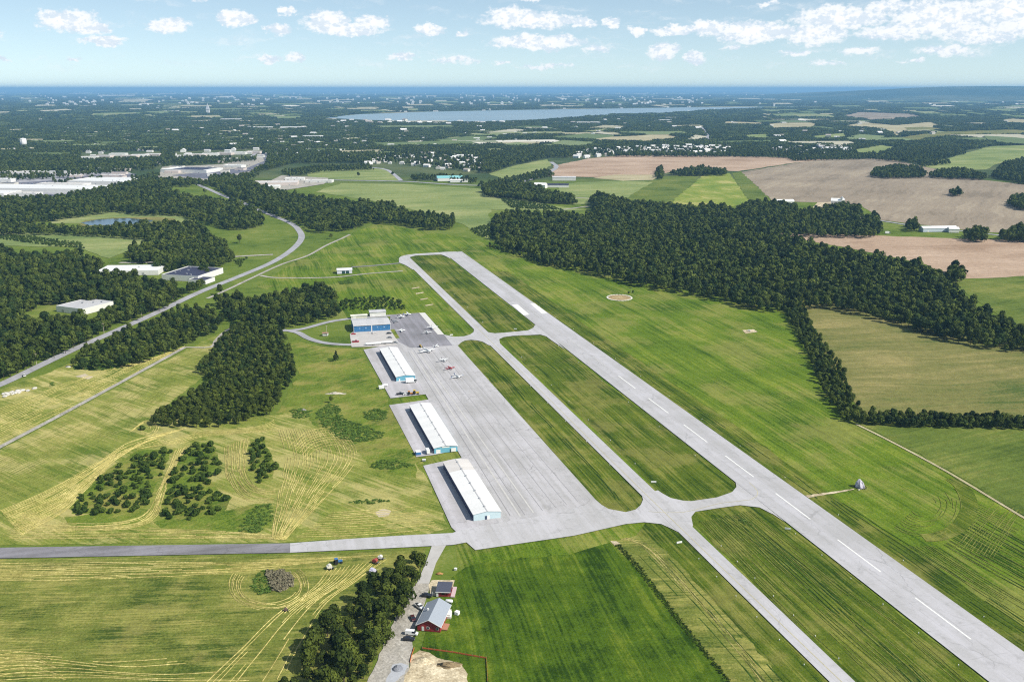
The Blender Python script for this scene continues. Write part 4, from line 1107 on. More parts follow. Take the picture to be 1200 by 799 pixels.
M_STEEL = paint('galvanised_steel', (.42, .43, .45), .45, .1, 2, .3)
M_DKROOF = paint('dark_flat_roof', (.045, .045, .085), .6, .25, .15)
M_WOODP = paint('weathered_wood', (.33, .27, .20), .85, .15, 2)


def gable(W, L, e, r, oh=.4, th=.14, x0=0, y0=0):
    """two roof slopes, ridge along +y"""
    def slope(s):
        xe = x0 - oh if s < 0 else x0 + W + oh; xr = x0 + W / 2
        dz = (r - e) * oh / (W / 2)
        a, b, c, d = (xe, y0 - oh, e - dz), (xr, y0 - oh, r), (xr, y0 + L + oh, r), (xe, y0 + L + oh, e - dz)
        lo = [a, b, c, d] if s < 0 else [b, a, d, c]
        lo = [(p[0], p[1], p[2] + .03) for p in lo]
        return MB().hexa(lo + [(p[0], p[1], p[2] + th) for p in lo])
    return slope(-1), slope(1)


def gable_walls(W, L, e, r, t=.2, x0=0, y0=0):
    mb = MB()
    g = lambda y: mb.prism  # keep
    for y in (y0, y0 + L - t):
        pts = [(x0, e), (x0, 0), (x0 + W, 0), (x0 + W, e), (x0 + W / 2, r)]
        f = [(x, y, z) for x, z in pts]; b = [(x, y + t, z) for x, z in pts]
        mb.face(f[::1]); mb.face(b[::-1])
        for i in range(5):
            j = (i + 1) % 5; mb.face([f[j], f[i], b[i], b[j]])
    mb.box(x0, x0 + t, y0 + t, y0 + L - t, 0, e); mb.box(x0 + W - t, x0 + W, y0 + t, y0 + L - t, 0, e)
    return mb


def t_hangar(px, L, label, front_mat, roofs, extra, W=15.9, e=4.0, r=5.1, n=9):
    p = G(*px); h = empty('hangar', (*p, .39), rz(AX), label, 'hangar')
    gable_walls(W, L, e, r).build('wall', front_mat, h)
    y = -.0
    for i, (frac0, frac1, mat) in enumerate(roofs):
        for s_ in gable(W, L * (frac1 - frac0) - (.8 if i == 0 and len(roofs) > 1 else 0), e, r, .4, .14, 0, L * frac0 + (.0 if i == 0 else 0)): s_.build('roof_panel', mat, h)
    MB().box(W / 2 - .35, W / 2 + .35, -.42, L + .42, r + .1, r + .25).build('ridge_cap', M_ROOFG if roofs[0][2] is M_ROOFW else M_TRIM, h)
    step = L / n
    for k in range(n):
        for sx in (0, 1):
            x = -.09 if sx == 0 else W + .005
            d = MB().box(x, x + .085, k * step + .5, (k + 1) * step - .5, .05, 3.5).build('door', M_SHADE_NAVY if sx == 0 else front_mat, h)
            if sx == 0: MB().box(x - .03, x - .002, k * step + 1.2, k * step + 2.0, .9, 1.3).build('handle_plate', M_STEEL, d)
    for k in range(n + 1):
        MB().box(-.14, -.004, max(0.05, k * step - .14), min(L - .05, k * step + .14), 0, 3.9).build('post', M_SHADE_NAVY, h)
    MB().box(-.4, -.28, -.4, L + .4, e - .18, e - .03).build('gutter', M_TRIM, h)
    for k in range(7): MB().box(W / 2 - .45, W / 2 + .45, L * (k + .5) / 7 - .45, L * (k + .5) / 7 + .45, r + .255, r + .75).build('roof_vent', M_STEEL, h)
    extra(h, W, L, e, r)
    return h


def ex3(h, W, L, e, r):
    MB().box(6.6, 7.8, -.07, -.003, .02, 2.2).build('door', paint('dark_door', (.05, .07, .12), .5), h)
    MB().box(7.9, 9.4, -.09, -.003, .02, 2.3).build('door_leaf', M_TRIM, h)
    MB().box(.05, W - .05, -.05, -.003, .02, .5).build('base_trim', M_PBLU, h)


def ex2(h, W, L, e, r):
    MB().box(1.2, 4.2, -.08, -.003, .02, 2.5).build('door', M_TRIM, h)
    MB().box(11.6, 14.8, -.08, -.003, .02, 2.7).build('door', M_TRIM, h)
    MB().box(10.6, 11.3, -.08, -.003, .02, 2.1).build('side_door', M_GLASS, h)
    MB().box(5.2, 10.4, -.12, -.003, 3.5, 4.25).build('sign_board', M_TRIM, h)


def ex1(h, W, L, e, r):
    MB().box(2.2, 3.2, -.08, -.003, .02, 2.1).build('side_door', M_TRIM, h)
    MB().box(.05, W - .05, -.05, -.003, .02, .35).build('base_trim', M_TRIM, h)


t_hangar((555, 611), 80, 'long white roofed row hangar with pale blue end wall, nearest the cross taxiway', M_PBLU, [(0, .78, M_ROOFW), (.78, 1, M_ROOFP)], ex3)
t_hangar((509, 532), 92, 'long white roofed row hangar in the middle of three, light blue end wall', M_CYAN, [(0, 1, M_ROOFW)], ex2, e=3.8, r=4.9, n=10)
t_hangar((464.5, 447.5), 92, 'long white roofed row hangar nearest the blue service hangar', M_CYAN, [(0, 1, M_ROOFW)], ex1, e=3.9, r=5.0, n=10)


def blue_hangar():
    a, b = Vector(G(415, 389.7)), Vector(G(457.9, 387)); d = b - a; az = math.degrees(math.atan2(d.x, d.y))
    h = empty('service_hangar', (a.x, a.y, .40), rz(az - 90), 'big blue walled service hangar with grey roof and two wide doors', 'hangar')
    W, D, e, r = 36.4, 29.0, 6.6, 8.2                                  # ridge runs along +x here
    mb = MB()
    for x in (0, W - .25):
        pts = [(0, 0), (D, 0), (D, e), (D / 2, r), (0, e)]
        f = [(x, y, z) for y, z in pts]; bk = [(x + .25, y, z) for y, z in pts]
        mb.face(f[::-1]); mb.face(bk)
        for i in range(5):
            j = (i + 1) % 5; mb.face([f[i], f[j], bk[j], bk[i]])
    mb.box(.25, W - .25, 0, .25, 0, e); mb.box(.25, W - .25, D - .25, D, 0, e)
    mb.build('wall', M_BLUE, h)
    for s in (0, 1):
        ye = -.6 if s == 0 else D + .6
        lo = [(-.6, ye, e - .1), (W + .6, ye, e - .1), (W + .6, D / 2, r + .03), (-.6, D / 2, r + .03)]
        if s: lo = [lo[3], lo[2], lo[1], lo[0]]
        MB().hexa(lo + [(x, y, z + .18) for x, y, z in lo]).build('roof_panel', M_ROOFG, h)
    MB().box(-.62, W + .62, D / 2 - .3, D / 2 + .3, r + .19, r + .34).build('ridge_cap', M_ROOFG, h)
    MB().box(-.6, W + .6, -.72, -.605, e - .2, e + .16).build('gutter', M_TRIM, h)
    for x0, x1 in ((1.0, 16.8), (18.6, 35.4)):
        n = 5; w = (x1 - x0) / n
        for k in range(n):
            dr = MB().box(x0 + k * w + .06, x0 + (k + 1) * w - .06, -.14, -.004, .03, 5.4).build('door_leaf', M_BLUE, h)
            MB().box(x0 + k * w + w * .3, x0 + k * w + w * .6, -.17, -.143, 3.4, 3.75).build('pane', M_TRIM if k % 2 else M_GLASS, dr)
    MB().box(17.3, 18.1, -.2, -.004, 0, e - .25).build('door_post', M_TRIM, h)
    for x in (-.3, W + .02): MB().box(x, x + .28, -.2, .2, 0, e - .25).build('corner_post', M_TRIM, h)
    MB().box(3, 33, -.18, -.004, 5.55, 5.95).build('door_rail', M_STEEL, h)
    return az


AZB = blue_hangar()


def shed_building(name, label, px, W, D, H, az, wall, roof, pitch=.8, z=.38, cat='building', group=None, windows=0, door=True, ridge_x=True):
    """low gabled or flat building, front edge centred on the spot, ridge parallel to the front"""
    p = G(*px); h = empty(name, (*p, z), rz(az), label, cat, group)
    mb = MB(); x0 = -W / 2
    for x in (x0, x0 + W - .2):
        pts = [(0, 0), (D, 0), (D, H), (D / 2, H + pitch), (0, H)]
        f = [(x, y, q) for y, q in pts]; bk = [(x + .2, y, q) for y, q in pts]
        mb.face(f[::-1]); mb.face(bk)
        for i in range(5):
            j = (i + 1) % 5; mb.face([f[i], f[j], bk[j], bk[i]])
    mb.box(x0 + .2, -x0 - .2, 0, .2, 0, H); mb.box(x0 + .2, -x0 - .2, D - .2, D, 0, H)
    mb.build('wall', wall, h)
    for s in (0, 1):
        ye = -.5 if s == 0 else D + .5
        lo = [(x0 - .5, ye, H - .05), (-x0 + .5, ye, H - .05), (-x0 + .5, D / 2, H + pitch + .03), (x0 - .5, D / 2, H + pitch + .03)]
        if s: lo = [lo[3], lo[2], lo[1], lo[0]]
        MB().hexa(lo + [(x, y, q + .16) for x, y, q in lo]).build('roof', roof, h)
    for k in range(windows):
        x = x0 + W * (k + .5) / windows
        w = MB().box(x - W * .25 / windows, x + W * .25 / windows, -.06, -.004, H * .35, H * .75).build('window', M_GLASS, h)
    if door: MB().box(x0 + W * .12, x0 + W * .12 + min(3, W * .2), -.08, -.004, .02, min(2.6, H * .8)).build('door', M_TRIM, h)
    return h


shed_building('storage_shed', 'pale roofed small shed behind the right end of the blue hangar', (443, 371), 17, 12, 4.5, AZB - 90, M_OFFW, M_ROOFG)
shed_building('fabric_shelter', 'long low cream roofed lean-to behind the left end of the blue hangar', (421, 373.5), 17, 6, 3.0, AZB - 90, M_CREAM, paint('cream_roof', (.74, .73, .62), .6), .5)
h_ = shed_building('small_hangar', 'small pale roofed hangar alone in the upper meadow beside a track', (404, 321), 19.5, 14, 4.6, -12, paint('pale_lilac_wall', (.62, .62, .70), .6), paint('lilac_white_roof', (.70, .69, .74), .55), 1.6, door=False)
for x in (-3.6, 1.6): MB().box(x, x + 4.2, -.09, -.004, .03, 3.6).build('door', paint('dark_teal_door', (.02, .06, .06), .6), h_)


def flat_building(name, label, px, W, D, H, az, wall, roof, z=.3, cat='building', group=None, parapet=.6, boxes=0, doors=2, solar=False):
    p = G(*px); h = empty(name, (*p, z), rz(az), label, cat, group)
    x0 = -W / 2; w = MB(); t = .35
    w.box(x0, -x0, 0, t, 0, H + parapet); w.box(x0, -x0, D - t, D, 0, H + parapet); w.box(x0, x0 + t, t, D - t, 0, H + parapet); w.box(-x0 - t, -x0, t, D - t, 0, H + parapet)
    w.build('wall', wall, h)
    MB().box(x0 + t + .003, -x0 - t - .003, t + .003, D - t - .003, H - .3, H).build('roof', roof, h)
    rnd = random.Random(int(px[0] * 7 + px[1]))
    for k in range(boxes):
        x, y = rnd.uniform(x0 + 4, -x0 - 6), rnd.uniform(4, D - 6); s = rnd.uniform(1.2, 2.6)
        MB().box(x, x + s, y, y + s * .8, H, H + s * .55).build('roof_unit', M_STEEL, h)
    for k in range(doors):
        x = x0 + W * (k + .5) / doors - 1.6
        MB().box(x, x + 3.2, -.08, -.004, .02, min(3.4, H * .7)).build('door', M_STEEL, h)
    if solar:
        MB().box(x0 + W * .2, -x0 - W * .12, 1.5, D - 1.5, H + .15, H + .35).build('solar_array', M_DKROOF, h)
    return h


# warehouses in the roadside wood (walls facing the road are lit)
flat_building('warehouse', 'pale grey flat roofed warehouse half sunk in the roadside wood', (82, 367.5), 40, 42, 6.5, 24, M_OFFW, M_ROOFG, boxes=3, parapet=.3)
flat_building('warehouse', 'long low white roofed warehouse among trees left of the dark roofed one', (150, 323), 78, 42, 6, -4, M_OFFW, M_ROOFW, boxes=2, parapet=.3)
flat_building('warehouse', 'white walled warehouse with very dark roof beside the main road', (211, 329.5), 52, 60, 6.5, 14, M_OFFW, M_DKROOF, boxes=7, parapet=.9)
flat_building('office_wing', 'lower dark roofed wing in front of the dark roofed warehouse', (231, 333), 24, 22, 4.5, 14, M_OFFW, M_DKROOF, boxes=1, parapet=.7, doors=1)

# red house and shed by the drive
def red_house():
    az = 10.2; p = Vector(G(516, 741.5)); u = Vector((math.cos(R(-az)), math.sin(R(-az))))
    W, L, e, r = 10.6, 18.2, 3.1, 5.9
    o = p - u * W
    h = empty('red_house', (o.x, o.y, .36), rz(az), 'red board house with grey gable roof beside the gravel drive', 'house')
    gable_walls(W, L, e, r, .2).build('wall', M_RED, h)
    for s_, mt in zip(gable(W, L, e, r, .6, .16), (M_SHG, M_SHG)): rf_ = s_.build('roof', mt, h)
    MB().box(2.0, 2.7, 9.5, 10.2, 3.9, 5.4).build('roof_vent', M_TRIM, rf_)
    for x, s in ((-.66, 1), (W + .56, -1)):
        MB().box(x, x + .1, -.62, L + .62, e - .33, e - .1).build('eave_trim', M_TRIM, h)
    for s in (-1, 1):
        xe = -.62 if s < 0 else W + .62; dz = (r - e) * .62 / (W / 2)
        MB().hexa([(xe, -.72, e - dz - .1), (W / 2, -.72, r - .1), (W / 2, -.605, r - .1), (xe, -.605, e - dz - .1)] + [(xe, -.72, e - dz + .2), (W / 2, -.72, r + .2), (W / 2, -.605, r + .2), (xe, -.605, e - dz + .2)]).build('gable_trim', M_TRIM, h)
    for x in (4.3, 8.6):
        w = MB().box(x, x + 1.3, -.07, -.003, 1.1, 2.3).build('window', M_TRIM, h); MB().box(x + .15, x + 1.15, -.09, -.073, 1.25, 2.15).build('pane', M_GLASS, w)
    for k in range(5):
        y = 1.5 + k * 3.4
        for x in (-.07, W + .003):
            w = MB().box(x, x + .065, y, y + 1.2, 1.0, 2.2).build('window', M_TRIM, h)
            xx = -.09 if x < 0 else x + .067
            MB().box(xx, xx + .018, y + .15, y + 1.05, 1.15, 2.05).build('pane', M_GLASS, w)
    MB().box(2.0, 3.1, -.08, -.003, .05, 2.1).build('door', M_TRIM, h)
    MB().box(W + .02, W + 2.6, 2, 7, .05, .45).build('deck', paint('rust_brick', (.42, .2, .13), .8), h)
    MB().box(W + .02, W + 1.6, 12, 15.5, .02, 1.8).build('side_bay', M_TRIM, h)


red_house()


def small_shed():
    p = G(512.3, 699.0); h = empty('red_shed', (*p, .37), rz(4), 'small red shed with dark roof and pink side deck above the house', 'shed')
    W, D = 6.2, 7.6
    mb = MB(); mb.box(0, W, 0, .15, 0, 2.4); mb.box(0, W, D - .15, D, 0, 2.9); mb.box(0, .15, .15, D - .15, 0, 2.4); mb.box(W - .15, W, .15, D - .15, 0, 2.4); mb.build('wall', M_RED, h)
    MB().hexa([(-.7, -.6, 2.45), (W + .4, -.6, 2.45), (W + .4, D + .4, 3.2), (-.7, D + .4, 3.2)] + [(-.7, -.6, 2.62), (W + .4, -.6, 2.62), (W + .4, D + .4, 3.37), (-.7, D + .4, 3.37)]).build('roof', M_SHD, h)
    MB().box(-.7, W + .4, -.72, -.605, 2.35, 2.66).build('roof_trim', M_TRIM, h)
    MB().box(W + .42, W + 2.3, -.6, D + 1, .0, .5).build('deck', M_PINK_D, h)
    for x in (-2.4, -.5): MB().box(x, x + .16, -.1, .06, 0, 2.3).build('porch_post', M_TRIM, h)
    MB().box(-.3, .6, -.5, -.1, 0, 2.0).build('door', M_TRIM, h)
    MB().box(2.2, 3.6, -.05, -.003, 1, 1.9).build('window', M_GLASS, h)


small_shed()

# ------------------------------------------------------------------ town and farms in the distance
def gable_house_mesh(name, W, D, H, r, wall, roof):
    mb = MB()
    pts = [(0, 0), (D, 0), (D, H), (D / 2, H + r), (0, H)]
    for x, fl in ((-W / 2, 1), (W / 2, 0)):
        f = [(x, y, z) for y, z in pts]; mb.face(f[::-1] if fl else f)
    mb.face([(-W / 2, 0, 0), (W / 2, 0, 0), (W / 2, 0, H), (-W / 2, 0, H)]); mb.face([(W / 2, D, 0), (-W / 2, D, 0), (-W / 2, D, H), (W / 2, D, H)])
    o = .4
    mb.hexa([(-W / 2 - o, -o, H - .15), (W / 2 + o, -o, H - .15), (W / 2 + o, D / 2, H + r), (-W / 2 - o, D / 2, H + r)] + [(-W / 2 - o, -o, H + .05), (W / 2 + o, -o, H + .05), (W / 2 + o, D / 2, H + r + .2), (-W / 2 - o, D / 2, H + r + .2)], 1)
    mb.hexa([(-W / 2 - o, D / 2, H + r), (W / 2 + o, D / 2, H + r), (W / 2 + o, D + o, H - .15), (-W / 2 - o, D + o, H - .15)] + [(-W / 2 - o, D / 2, H + r + .2), (W / 2 + o, D / 2, H + r + .2), (W / 2 + o, D + o, H + .05), (-W / 2 - o, D + o, H + .05)], 1)
    for x in (-W * .3, -W * .05, W * .2): mb.box(x, x + W * .1, -.05, -.003, 1.0, 2.4, 2)
    mb.box(W * .34, W * .48, -.06, -.003, 0, 2.1, 2)
    return mb.mesh(name, [wall, roof, M_GLASS])


M_R1, M_R2, M_R3 = paint('pale_house_roof', (.56, .54, .53), .7, .1, .3), paint('brownish_house_roof', (.40, .35, .32), .7, .1, .3), paint('light_house_roof', (.70, .68, .66), .7, .1, .3)
HOUSES = [gable_house_mesh('house', 14, 10, 5.2, 3.0, M_OFFW, M_R1), gable_house_mesh('house', 17, 11, 5.6, 3.2, M_TRIM, M_R3), gable_house_mesh('house', 13, 11, 5.0, 2.8, M_CREAM, M_R2)]
rh = random.Random(21)


def houses(poly, n, label, group, s=1.0, mind=26, w=(1, 1, 1)):
    W = [G(*p) for p in poly]; pts = []
    xs = [q[0] for q in W]; ys = [q[1] for q in W]; tries = 0
    while len(pts) < n and tries < 8000:
        tries += 1
        p = (rh.uniform(min(xs), max(xs)), rh.uniform(min(ys), max(ys)))
        if not inpoly(np.array([p[0]]), np.array([p[1]]), W)[0]: continue
        if any((p[0] - q[0]) ** 2 + (p[1] - q[1]) ** 2 < mind ** 2 for q in pts): continue
        pts.append(p)
    for p in pts:
        o = bpy.data.objects.new('house', rh.choices(HOUSES, w)[0]); COL.objects.link(o)
        o.location = (*p, .3); o.rotation_euler = (0, 0, rh.choice((0, 1.57, .5, -.5)) + rh.uniform(-.2, .2)); k = s * rh.uniform(.9, 1.25); o.scale = (k, k, k)
        tag(o, label, 'house', group)


houses(SUBURB[0], 58, 'pale house in the suburb above the county road', 'suburb houses above the county road', 1.0, 32)
houses(SUBURB[1], 84, 'white house in the long estate behind the pink stubble field', 'estate houses behind the pink field', 1.25, 40, (1, 3, .4))
houses(SUBURB[2], 24, 'house in the village at the end of the brown field', 'village houses', 1.2, 45)
houses([(180, 180), (250, 165), (420, 160), (420, 190), (300, 178)], 40, 'house showing between the trees of the left town', 'town houses among trees', 1.3, 60)
houses([(240, 150), (400, 143), (620, 150), (700, 140), (850, 148), (800, 155), (500, 175), (300, 165)], 34, 'far house in the wooded town near the lake', 'lake town houses', 1.8, 90)
houses([(900, 160), (980, 150), (1100, 158), (1000, 168), (920, 172)], 14, 'scattered house in the fields behind the village', 'scattered houses behind the village', 1.6, 90)
houses([(385, 143), (460, 142), (560, 144.5), (640, 142), (560, 146.5), (400, 146)], 26, 'pale house on the near lake shore', 'lake shore houses', 2.0, 90)
houses([(170, 155), (235, 148), (300, 150), (290, 160), (200, 163)], 12, 'far pale house left of the water tower road', 'far left houses', 1.6, 90)

# the countless tiny buildings of the far towns, one mass
mb = MB()
for k in range(1500):
    yy = 109 + (64 if k < 950 else 78) * rh.random() ** (1.25 if k < 950 else .7); xx = rh.choice((rh.gauss(330, 120), rh.gauss(120, 90), rh.uniform(0, 1200), rh.gauss(760, 70), rh.gauss(560, 90)))
    if inpoly(np.array([xx]), np.array([yy]), LAKE)[0] or (yy > 150 and xx > 640) or not -30 < xx < 1230: continue
    cx, cy_ = G(xx, yy); w = rh.uniform(7, 15) * (cy_ / 5000) ** .35; d = w * rh.uniform(.6, .9); h = rh.uniform(5, 8) * max(1, (cy_ / 7000)) ** .8
    if yy < 125: h += 14
    mb.box(cx - w, cx + w, cy_ - d, cy_ + d, 0, h)
    mb.loft([[(cx - w * 1.05, cy_ - d * 1.1, h + .01), (cx + w * 1.05, cy_ - d * 1.1, h + .01), (cx + w * 1.05, cy_ + d * 1.1, h + .01), (cx - w * 1.05, cy_ + d * 1.1, h + .01)], [(cx - w, cy_ - .2, h * 1.35), (cx + w, cy_ - .2, h * 1.35), (cx + w, cy_ + .2, h * 1.35), (cx - w, cy_ + .2, h * 1.35)]], k % 3)
tag(mb.build('far_town', [M_OFFW, M_R3, M_R1]), 'countless tiny pale buildings of the far towns among the woods', None, None, 'stuff')

# shops, malls and works on the left
gB = 'flat roofed shopping and works buildings'
M_SHOP = paint('pinkish_shop_wall', (.60, .52, .48), .7, .08, .05)
for i, (px, W, D, H, az, wall, roof, sol, lb) in enumerate((
        ((40, 226), 330, 95, 9, 6, M_OFFW, M_ROOFW, 0, 'huge white flat roof of the shopping centre at the left edge'),
        ((-45, 231), 200, 70, 8, 4, M_OFFW, M_ROOFW, 0, 'white roofed hall cut by the left edge of the picture'),
        ((112, 217), 150, 110, 9, 8, M_OFFW, M_ROOFW, 0, 'white roofed right wing of the shopping centre'),
        ((167, 212), 70, 26, 5, 6, M_SHOP, M_ROOFG, 0, 'low grey office block beside the shopping centre'),
        ((215, 203), 150, 90, 9, 14, M_OFFW, M_ROOFW, 1, 'works hall with dark solar field on a white roof'),
        ((112, 201), 120, 70, 8, 4, M_OFFW, M_ROOFG, 0, 'grey roofed hall behind the shopping centre'),
        ((8, 206), 130, 60, 8, 4, M_OFFW, M_ROOFP, 0, 'pale hall at the left edge behind the car parks'),
        ((70, 221), 120, 40, 10, 6, M_OFFW, M_ROOFP, 0, 'pale raised roof block on the front of the shopping centre'),
        ((20, 230.5), 90, 30, 7, 4, M_OFFW, M_ROOFP, 0, 'low pale roof at the front left of the shopping centre'),
        ((0, 214), 60, 30, 8, 4, M_OFFW, M_ROOFW, 0, 'small white hall among the parked cars at the left edge'),
        ((130, 208.5), 60, 24, 7, 4, M_SHOP, M_ROOFW, 0, 'small shop hall behind the right wing of the shopping centre'),
        ((60, 205), 90, 30, 8, 2, M_OFFW, M_ROOFG, 0, 'grey hall in the second row behind the shopping centre'),
        ((272, 197), 60, 34, 7, 10, M_OFFW, M_ROOFW, 0, 'white hall beside the top of the main road'),
        ((345, 212), 50, 26, 6, -4, M_OFFW, M_ROOFW, 0, 'white hall between pinkish hall and green field'),
        ((320, 218), 120, 60, 7, -8, M_SHOP, M_ROOFP, 0, 'pinkish hall right of the road bend'),
        ((310, 222), 70, 40, 6, -8, M_OFFW, M_ROOFW, 0, 'white roofed shed in front of the pinkish hall'),
        ((373, 214.5), 70, 28, 6, 2, M_OFFW, M_ROOFP, 0, 'pale low building at the left end of the light green field'))):
    flat_building('hall', lb, px, W, D, H, az, wall, roof, .35, 'building', gB, .8, 5, 3, bool(sol))
for i, (x, y) in enumerate(((103, 187), (120, 185.5), (137, 183), (150, 185.5), (163, 184.5), (178, 183.5), (214, 185.5), (230, 184), (246, 183), (262, 182), (278, 181.5), (296, 180.5))):
    flat_building('shop_row', 'pinkish shop building in the row behind the tree belt' if i < 6 else 'pale shop building in the strip at the top of the main road', (x, y), 58, 34, 8, rh.uniform(-12, 12), M_SHOP if i % 2 else M_OFFW, M_ROOFW if i % 3 else M_ROOFP, .35, 'shop',
                  'shops behind the tree belt' if i < 6 else 'shops at the top of the main road', .8, 2, 2)
for k in range(44):
    x = rh.uniform(0, 312); y = rh.uniform(183, 229) if x < 130 else rh.uniform(183, 213)
    if y > 232 - .1 * x or y < 206 - .075 * x: continue
    flat_building('low_building', 'small low building among the streets of the shopping area', (x, y), rh.uniform(16, 48), rh.uniform(14, 26), rh.uniform(4, 8), rh.uniform(-10, 14), rh.choice((M_OFFW, M_SHOP, M_CREAM)), rh.choice((M_ROOFW, M_ROOFP, M_ROOFG, M_DKROOF)), .9, 'building', 'small buildings of the shopping area', .5, 0, 1)
for (x, y, w) in ((70, 131, 240), (205, 128, 260), (195, 132, 200), (230, 128.5, 120), (35, 116, 300), (60, 126, 200), (400, 121, 300), (270, 142, 150), (380, 119, 260), (690, 146, 160), (790, 140, 120), (780, 143, 90), (340, 152, 120), (365, 163, 90), (310, 152, 90)):
    flat_building('far_building', 'far bright flat building in the wooded town', (x, y), w, w * .5, 14, rh.uniform(-10, 10), M_OFFW, M_ROOFW, 6.0 if y < 125 else .4, 'building', 'far bright buildings', .8, 0, 0)
# asphalt car parks and streets of the shopping area
M_PARK = pave_mat('car_park_asphalt', (.16, .16, .19), 5, 8, .2, .2)
for px in ([(-60, 219), (0, 216), (60, 212), (95, 211), (60, 217), (0, 222), (-60, 226)], [(20, 229), (60, 228), (70, 230), (30, 232)], [(60, 209), (110, 206), (160, 204), (150, 208), (90, 211)], [(200, 206), (290, 197), (310, 189), (306, 180), (312, 180), (316, 190), (300, 200), (240, 210)]):
    sheet('car_park', px, 1.0, M_PARK)
for px, mt in (([(-80, 236), (-80, 206), (50, 204), (150, 202), (165, 208), (150, 217), (90, 226), (40, 233)], M_HWY), ([(185, 208), (190, 196), (260, 193), (300, 184), (312, 184), (308, 194), (290, 203), (250, 213)], M_GRAVEL)):
    sheet('yard_paving', px, .85, mt)
sheet('yard_paving', [(305, 218), (330, 206), (385, 209), (380, 216), (330, 224)], .85, M_GRAVEL)

# cars in the car parks
CARM = []
for k, c in enumerate(((.7, .7, .7), (.04, .04, .06), (.3, .31, .34), (.35, .05, .05), (.08, .12, .3))):
    mb = MB(); mb.box(-2.3, 2.3, -.95, .95, .35, .95)
    mb.hexa([(-1.6, -.85, .953), (1.3, -.85, .953), (1.3, .85, .953), (-1.6, .85, .953), (-1.2, -.7, 1.5), (.6, -.7, 1.5), (.6, .7, 1.5), (-1.2, .7, 1.5)], 1)
    for x in (-1.5, 1.5):
        for y in (-.98, .78): mb.tube((x, y, .33), (x, y + .2, .33), .33, .33, 8, 2)
    CARM.append(mb.mesh('car', [paint('parked_car_paint_%d' % k, c, .35, .03), M_GLASS, M_BLK]))
for poly, n, lb, gr in (([(-10, 219.5), (40, 215), (90, 211.5), (60, 216), (0, 221)], 46, 'car in the big car park between the shopping roofs', 'cars in the shopping car park'), ([(70, 209), (110, 206.5), (155, 204.5), (148, 207), (90, 210)], 22, 'car in the car park behind the shopping centre', 'cars behind the shopping centre'),
                    ([(262, 200), (300, 192), (308, 186), (304, 196), (285, 203)], 20, 'car on the paved yard at the top of the main road', 'cars at the top of the main road')):
    W = [G(*p) for p in poly]; xs = [q[0] for q in W]; ys = [q[1] for q in W]; c = 0
    while c < n:
        p = (rh.uniform(min(xs), max(xs)), rh.uniform(min(ys), max(ys)))
        if not inpoly(np.array([p[0]]), np.array([p[1]]), W)[0]: continue
        c += 1; o = bpy.data.objects.new('car', rh.choice(CARM)); COL.objects.link(o); o.location = (*p, 1.05); o.rotation_euler = (0, 0, rh.choice((0, 1.57, 3.14)) + .1); o.scale = (1.15, 1.15, 1.15)
        tag(o, lb, 'car', gr)


# water tower, silos, poles
def water_tank():
    p = G(28, 172); h = empty('water_tank', (*p, .3), 0, 'big white water tank standing above the trees at far left', 'water tank')
    n = 20; ring_ = lambda r, z: [(r * math.cos(2 * math.pi * i / n), r * math.sin(2 * math.pi * i / n), z) for i in range(n)]
    MB().loft([ring_(13, 0), ring_(13, 30)], 0).build('shell', M_OFFW, h, True)
    MB().loft([ring_(13.4, 30), ring_(12, 32), ring_(8, 34), ring_(2, 35.2), ring_(.5, 36)], 0).build('dome', M_TRIM, h, True)
    MB().box(-.4, .4, -13.6, -13.05, 0, 31).build('ladder', M_STEEL, h)


water_tank()


def mast():
    p = G(244, 134); h = empty('church_spire', (*p, 1), 0, 'pale spire rising over the far town on the left', 'spire')
    MB().box(-14, 14, -14, 14, 0, 42).build('tower', M_OFFW, h)
    MB().loft([[(-16, -16, 42), (16, -16, 42), (16, 16, 42), (-16, 16, 42)], [(-.5, -.5, 100), (.5, -.5, 100), (.5, .5, 100), (-.5, .5, 100)]]).build('spire', M_ROOFG, h)


mast()


def pole(px, label, h=11):
    p = G(*px); e = empty('utility_pole', (*p, .2), R(40), label, 'pole', 'utility poles along the main road')
    MB().tube((0, 0, 0), (0, 0, h), .22, .14, 6).build('shaft', paint('pale_pole_wood', (.50, .44, .36), .9), e)
    MB().box(-1.3, 1.3, -.08, .08, h - 1.0, h - .78).build('cross_arm', M_WOODP, e)
    for x in (-1.1, 0, 1.1): MB().tube((x, 0, h - .78), (x, 0, h - .5), .07, .05, 6).build('insulator', M_STEEL, e)


for px, lb in (((43, 428), 'utility pole at the left bend of the main road'), ((166, 370), 'tall utility pole against the dark wood beside the road'), ((203, 352), 'utility pole near the dark roofed warehouse'),
               ((245, 392), 'utility pole at the foot of the roadside copse'), ((122, 391), 'utility pole half hidden by the roadside copse'), ((383, 394), 'thin pole inside the loop road')):
    pole(px, lb)

